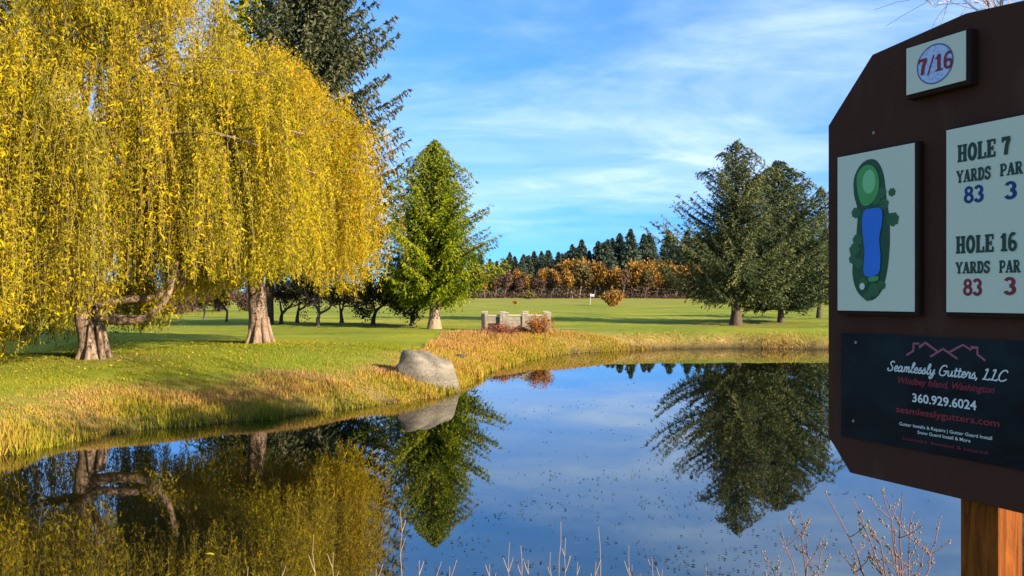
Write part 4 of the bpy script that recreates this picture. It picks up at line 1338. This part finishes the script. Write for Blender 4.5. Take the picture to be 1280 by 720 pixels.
flat('map_rough', pl, [outline([mp(*p) for p in [(.24, .14), (.36, .06), (.52, .06), (.62, .15), (.66, .30), (.70, .45), (.70, .62), (.66, .78), (.58, .89), (.44, .935), (.28, .88), (.21, .76), (.24, .62), (.27, .48), (.28, .36), (.23, .25)]])], y_, M['map_dark'])
trees_ = [(.73, .275, .045), (.63, .34, .06), (.74, .44, .075), (.26, .375, .06), (.28, .55, .065), (.24, .61, .07), (.22, .67, .055), (.30, .70, .06), (.52, .30, .07), (.60, .27, .06), (.36, .82, .06), (.50, .87, .075), (.60, .84, .05), (.42, .91, .05)]
for i_, (a, b, c) in enumerate(trees_): flat('map_tree', pl, [disc(*mp(a, b), c*w_, c*w_, 18, lambda q: 1+.10*np.sin(q*7))], y_-.0004-.00006*i_, M['map_mid'])
flat('map_fairway', pl, [outline([mp(*p) for p in [(.28, .14), (.38, .085), (.50, .10), (.57, .18), (.55, .27), (.46, .33), (.35, .33), (.29, .25)]])], y_-.0016, M['map_green'])
flat('map_green_ring', pl, [disc(*mp(.44, .19), w_*.085, h_*.075, 24)], y_-.0020, M['map_light'])
flat('map_pond', pl, [outline([mp(*p) for p in [(.37, .375), (.48, .36), (.60, .37), (.61, .45), (.575, .55), (.59, .66), (.57, .76), (.46, .785), (.37, .76), (.38, .62), (.35, .48)]])], y_-.0020, M['map_blue'])
flat('map_tee', pl, [outline([mp(*p) for p in [(.44, .79), (.56, .785), (.55, .81), (.45, .815)]])], y_-.0024, M['map_green'])
flat('map_sand', pl, [disc(*mp(.35, .845), w_*.035, h_*.022, 16)], y_-.0024, M['map_sand'])

# yardage plaque
ys_end = SP(1283, 200, TF)[0]
pl, s0, z0, s1, z1 = plaque(1183, 163, 390, 1283, TF, x1=ys_end+.012)
y_ = -TF-.0006


def line(text, px0, px1, pyt, pyb, mat, style='slab', bold=1.0):
    a, zt_ = SP(px0, pyt, TF); _, zb_ = SP(px0, pyb, TF); b = SP(px1, pyt, TF)[0]
    return lettering(pl, text, a, b, zb_, zt_-zb_, y_, mat, style, bold)


line('HOLE 7', 1197, 1262, 182, 203, M['green_ink'], bold=1.28)
line('YARDS', 1196, 1238, 214, 229, M['green_ink'], bold=1.28)
line('PAR', 1250, 1278, 205.5, 220.5, M['green_ink'], bold=1.28)
line('83', 1205, 1228, 234, 254, M['blue_ink'], bold=1.25)
line('3', 1256, 1269, 228, 249, M['blue_ink'], bold=1.25)
line('HOLE 16', 1195, 1270, 296, 317, M['green_ink'], bold=1.28)
line('YARDS', 1195, 1237, 328, 342, M['green_ink'], bold=1.28)
line('PAR', 1249, 1275, 326, 341, M['green_ink'], bold=1.28)
line('83', 1204, 1226, 349, 369, M['red_ink'], bold=1.25)
line('3', 1255, 1268, 347, 368, M['red_ink'], bold=1.25)

# sponsor panel
T2 = .006
a0, zt_ = SP(1051, 416, T2); _, zb_ = SP(1051, 545, T2)
adv = slab('advert_panel', sign, rect(a0, zb_, BW-.03, zt_), -T2, -.002, M['navy'], .001)
y_ = -T2-.0006


def aline(text, px0, px1, pyt, pyb, mat, mode='typed', bold=.0, shear=0):
    a, z1_ = SP(px0, pyt, T2); _, z0_ = SP(px0, pyb, T2); b = SP(px1, pyt, T2)[0]
    if mode == 'typed': return typed(adv, text, a, b, z0_, z1_-z0_, y_, mat, bold, shear)
    return lettering(adv, text, a, b, z0_, z1_-z0_, y_, mat, 'cursive', bold)


def apt(px, py): return SP(px, py, T2)


lw = .0055
logo = [stroke([apt(*p) for p in ps], lw) for ps in ([(1133, 444), (1142, 438.5), (1142, 429.5), (1149, 429.5), (1149, 434), (1157, 428.5), (1173, 440)],
                                                     [(1163, 446), (1179, 436), (1197, 448.5)], [(1187, 440), (1204, 431), (1214, 437.5), (1214, 434.5), (1222, 434.5), (1222, 443), (1232, 451)])]
flat('roof_logo', adv, logo, y_, M['print_rose'])
aline('Seamlessly Gutters, LLC', 1110, 1258, 451, 463, M['print_white'], 'cursive', 1.15)
aline('Whidbey Island, Washington', 1121, 1241, 470.5, 478.5, M['print_red'], 'typed', .012, .35)
aline('360.929.6024', 1140, 1220, 491.5, 502, M['print_white'], 'typed', .022)
aline('seamlesslygutters.com', 1120, 1249, 507, 515, M['print_red'], 'typed', .012)
aline('Gutter Installs & Repairs | Gutter Guard Install', 1124, 1240, 527.3, 531.2, M['print_white'], 'typed', .01)
aline('Snow Guard Install & More', 1147, 1213, 538, 542, M['print_white'], 'typed', .01)
aline('Licensed, Bonded & Insured', 1128, 1234, 545.5, 549, M['print_red'], 'typed', .0)
for px, py in ((1070, 428), (1067, 526)):
    a, z_ = SP(px, py, T2)
    flat('screw', adv, [disc(a, z_, .0048, .0048, 12)], y_-.001, M['screw'])
a, z_ = SP(1092, 166)
flat('screw', sign, [disc(a, z_, .0048, .0048, 12)], -.001, M['screw'])
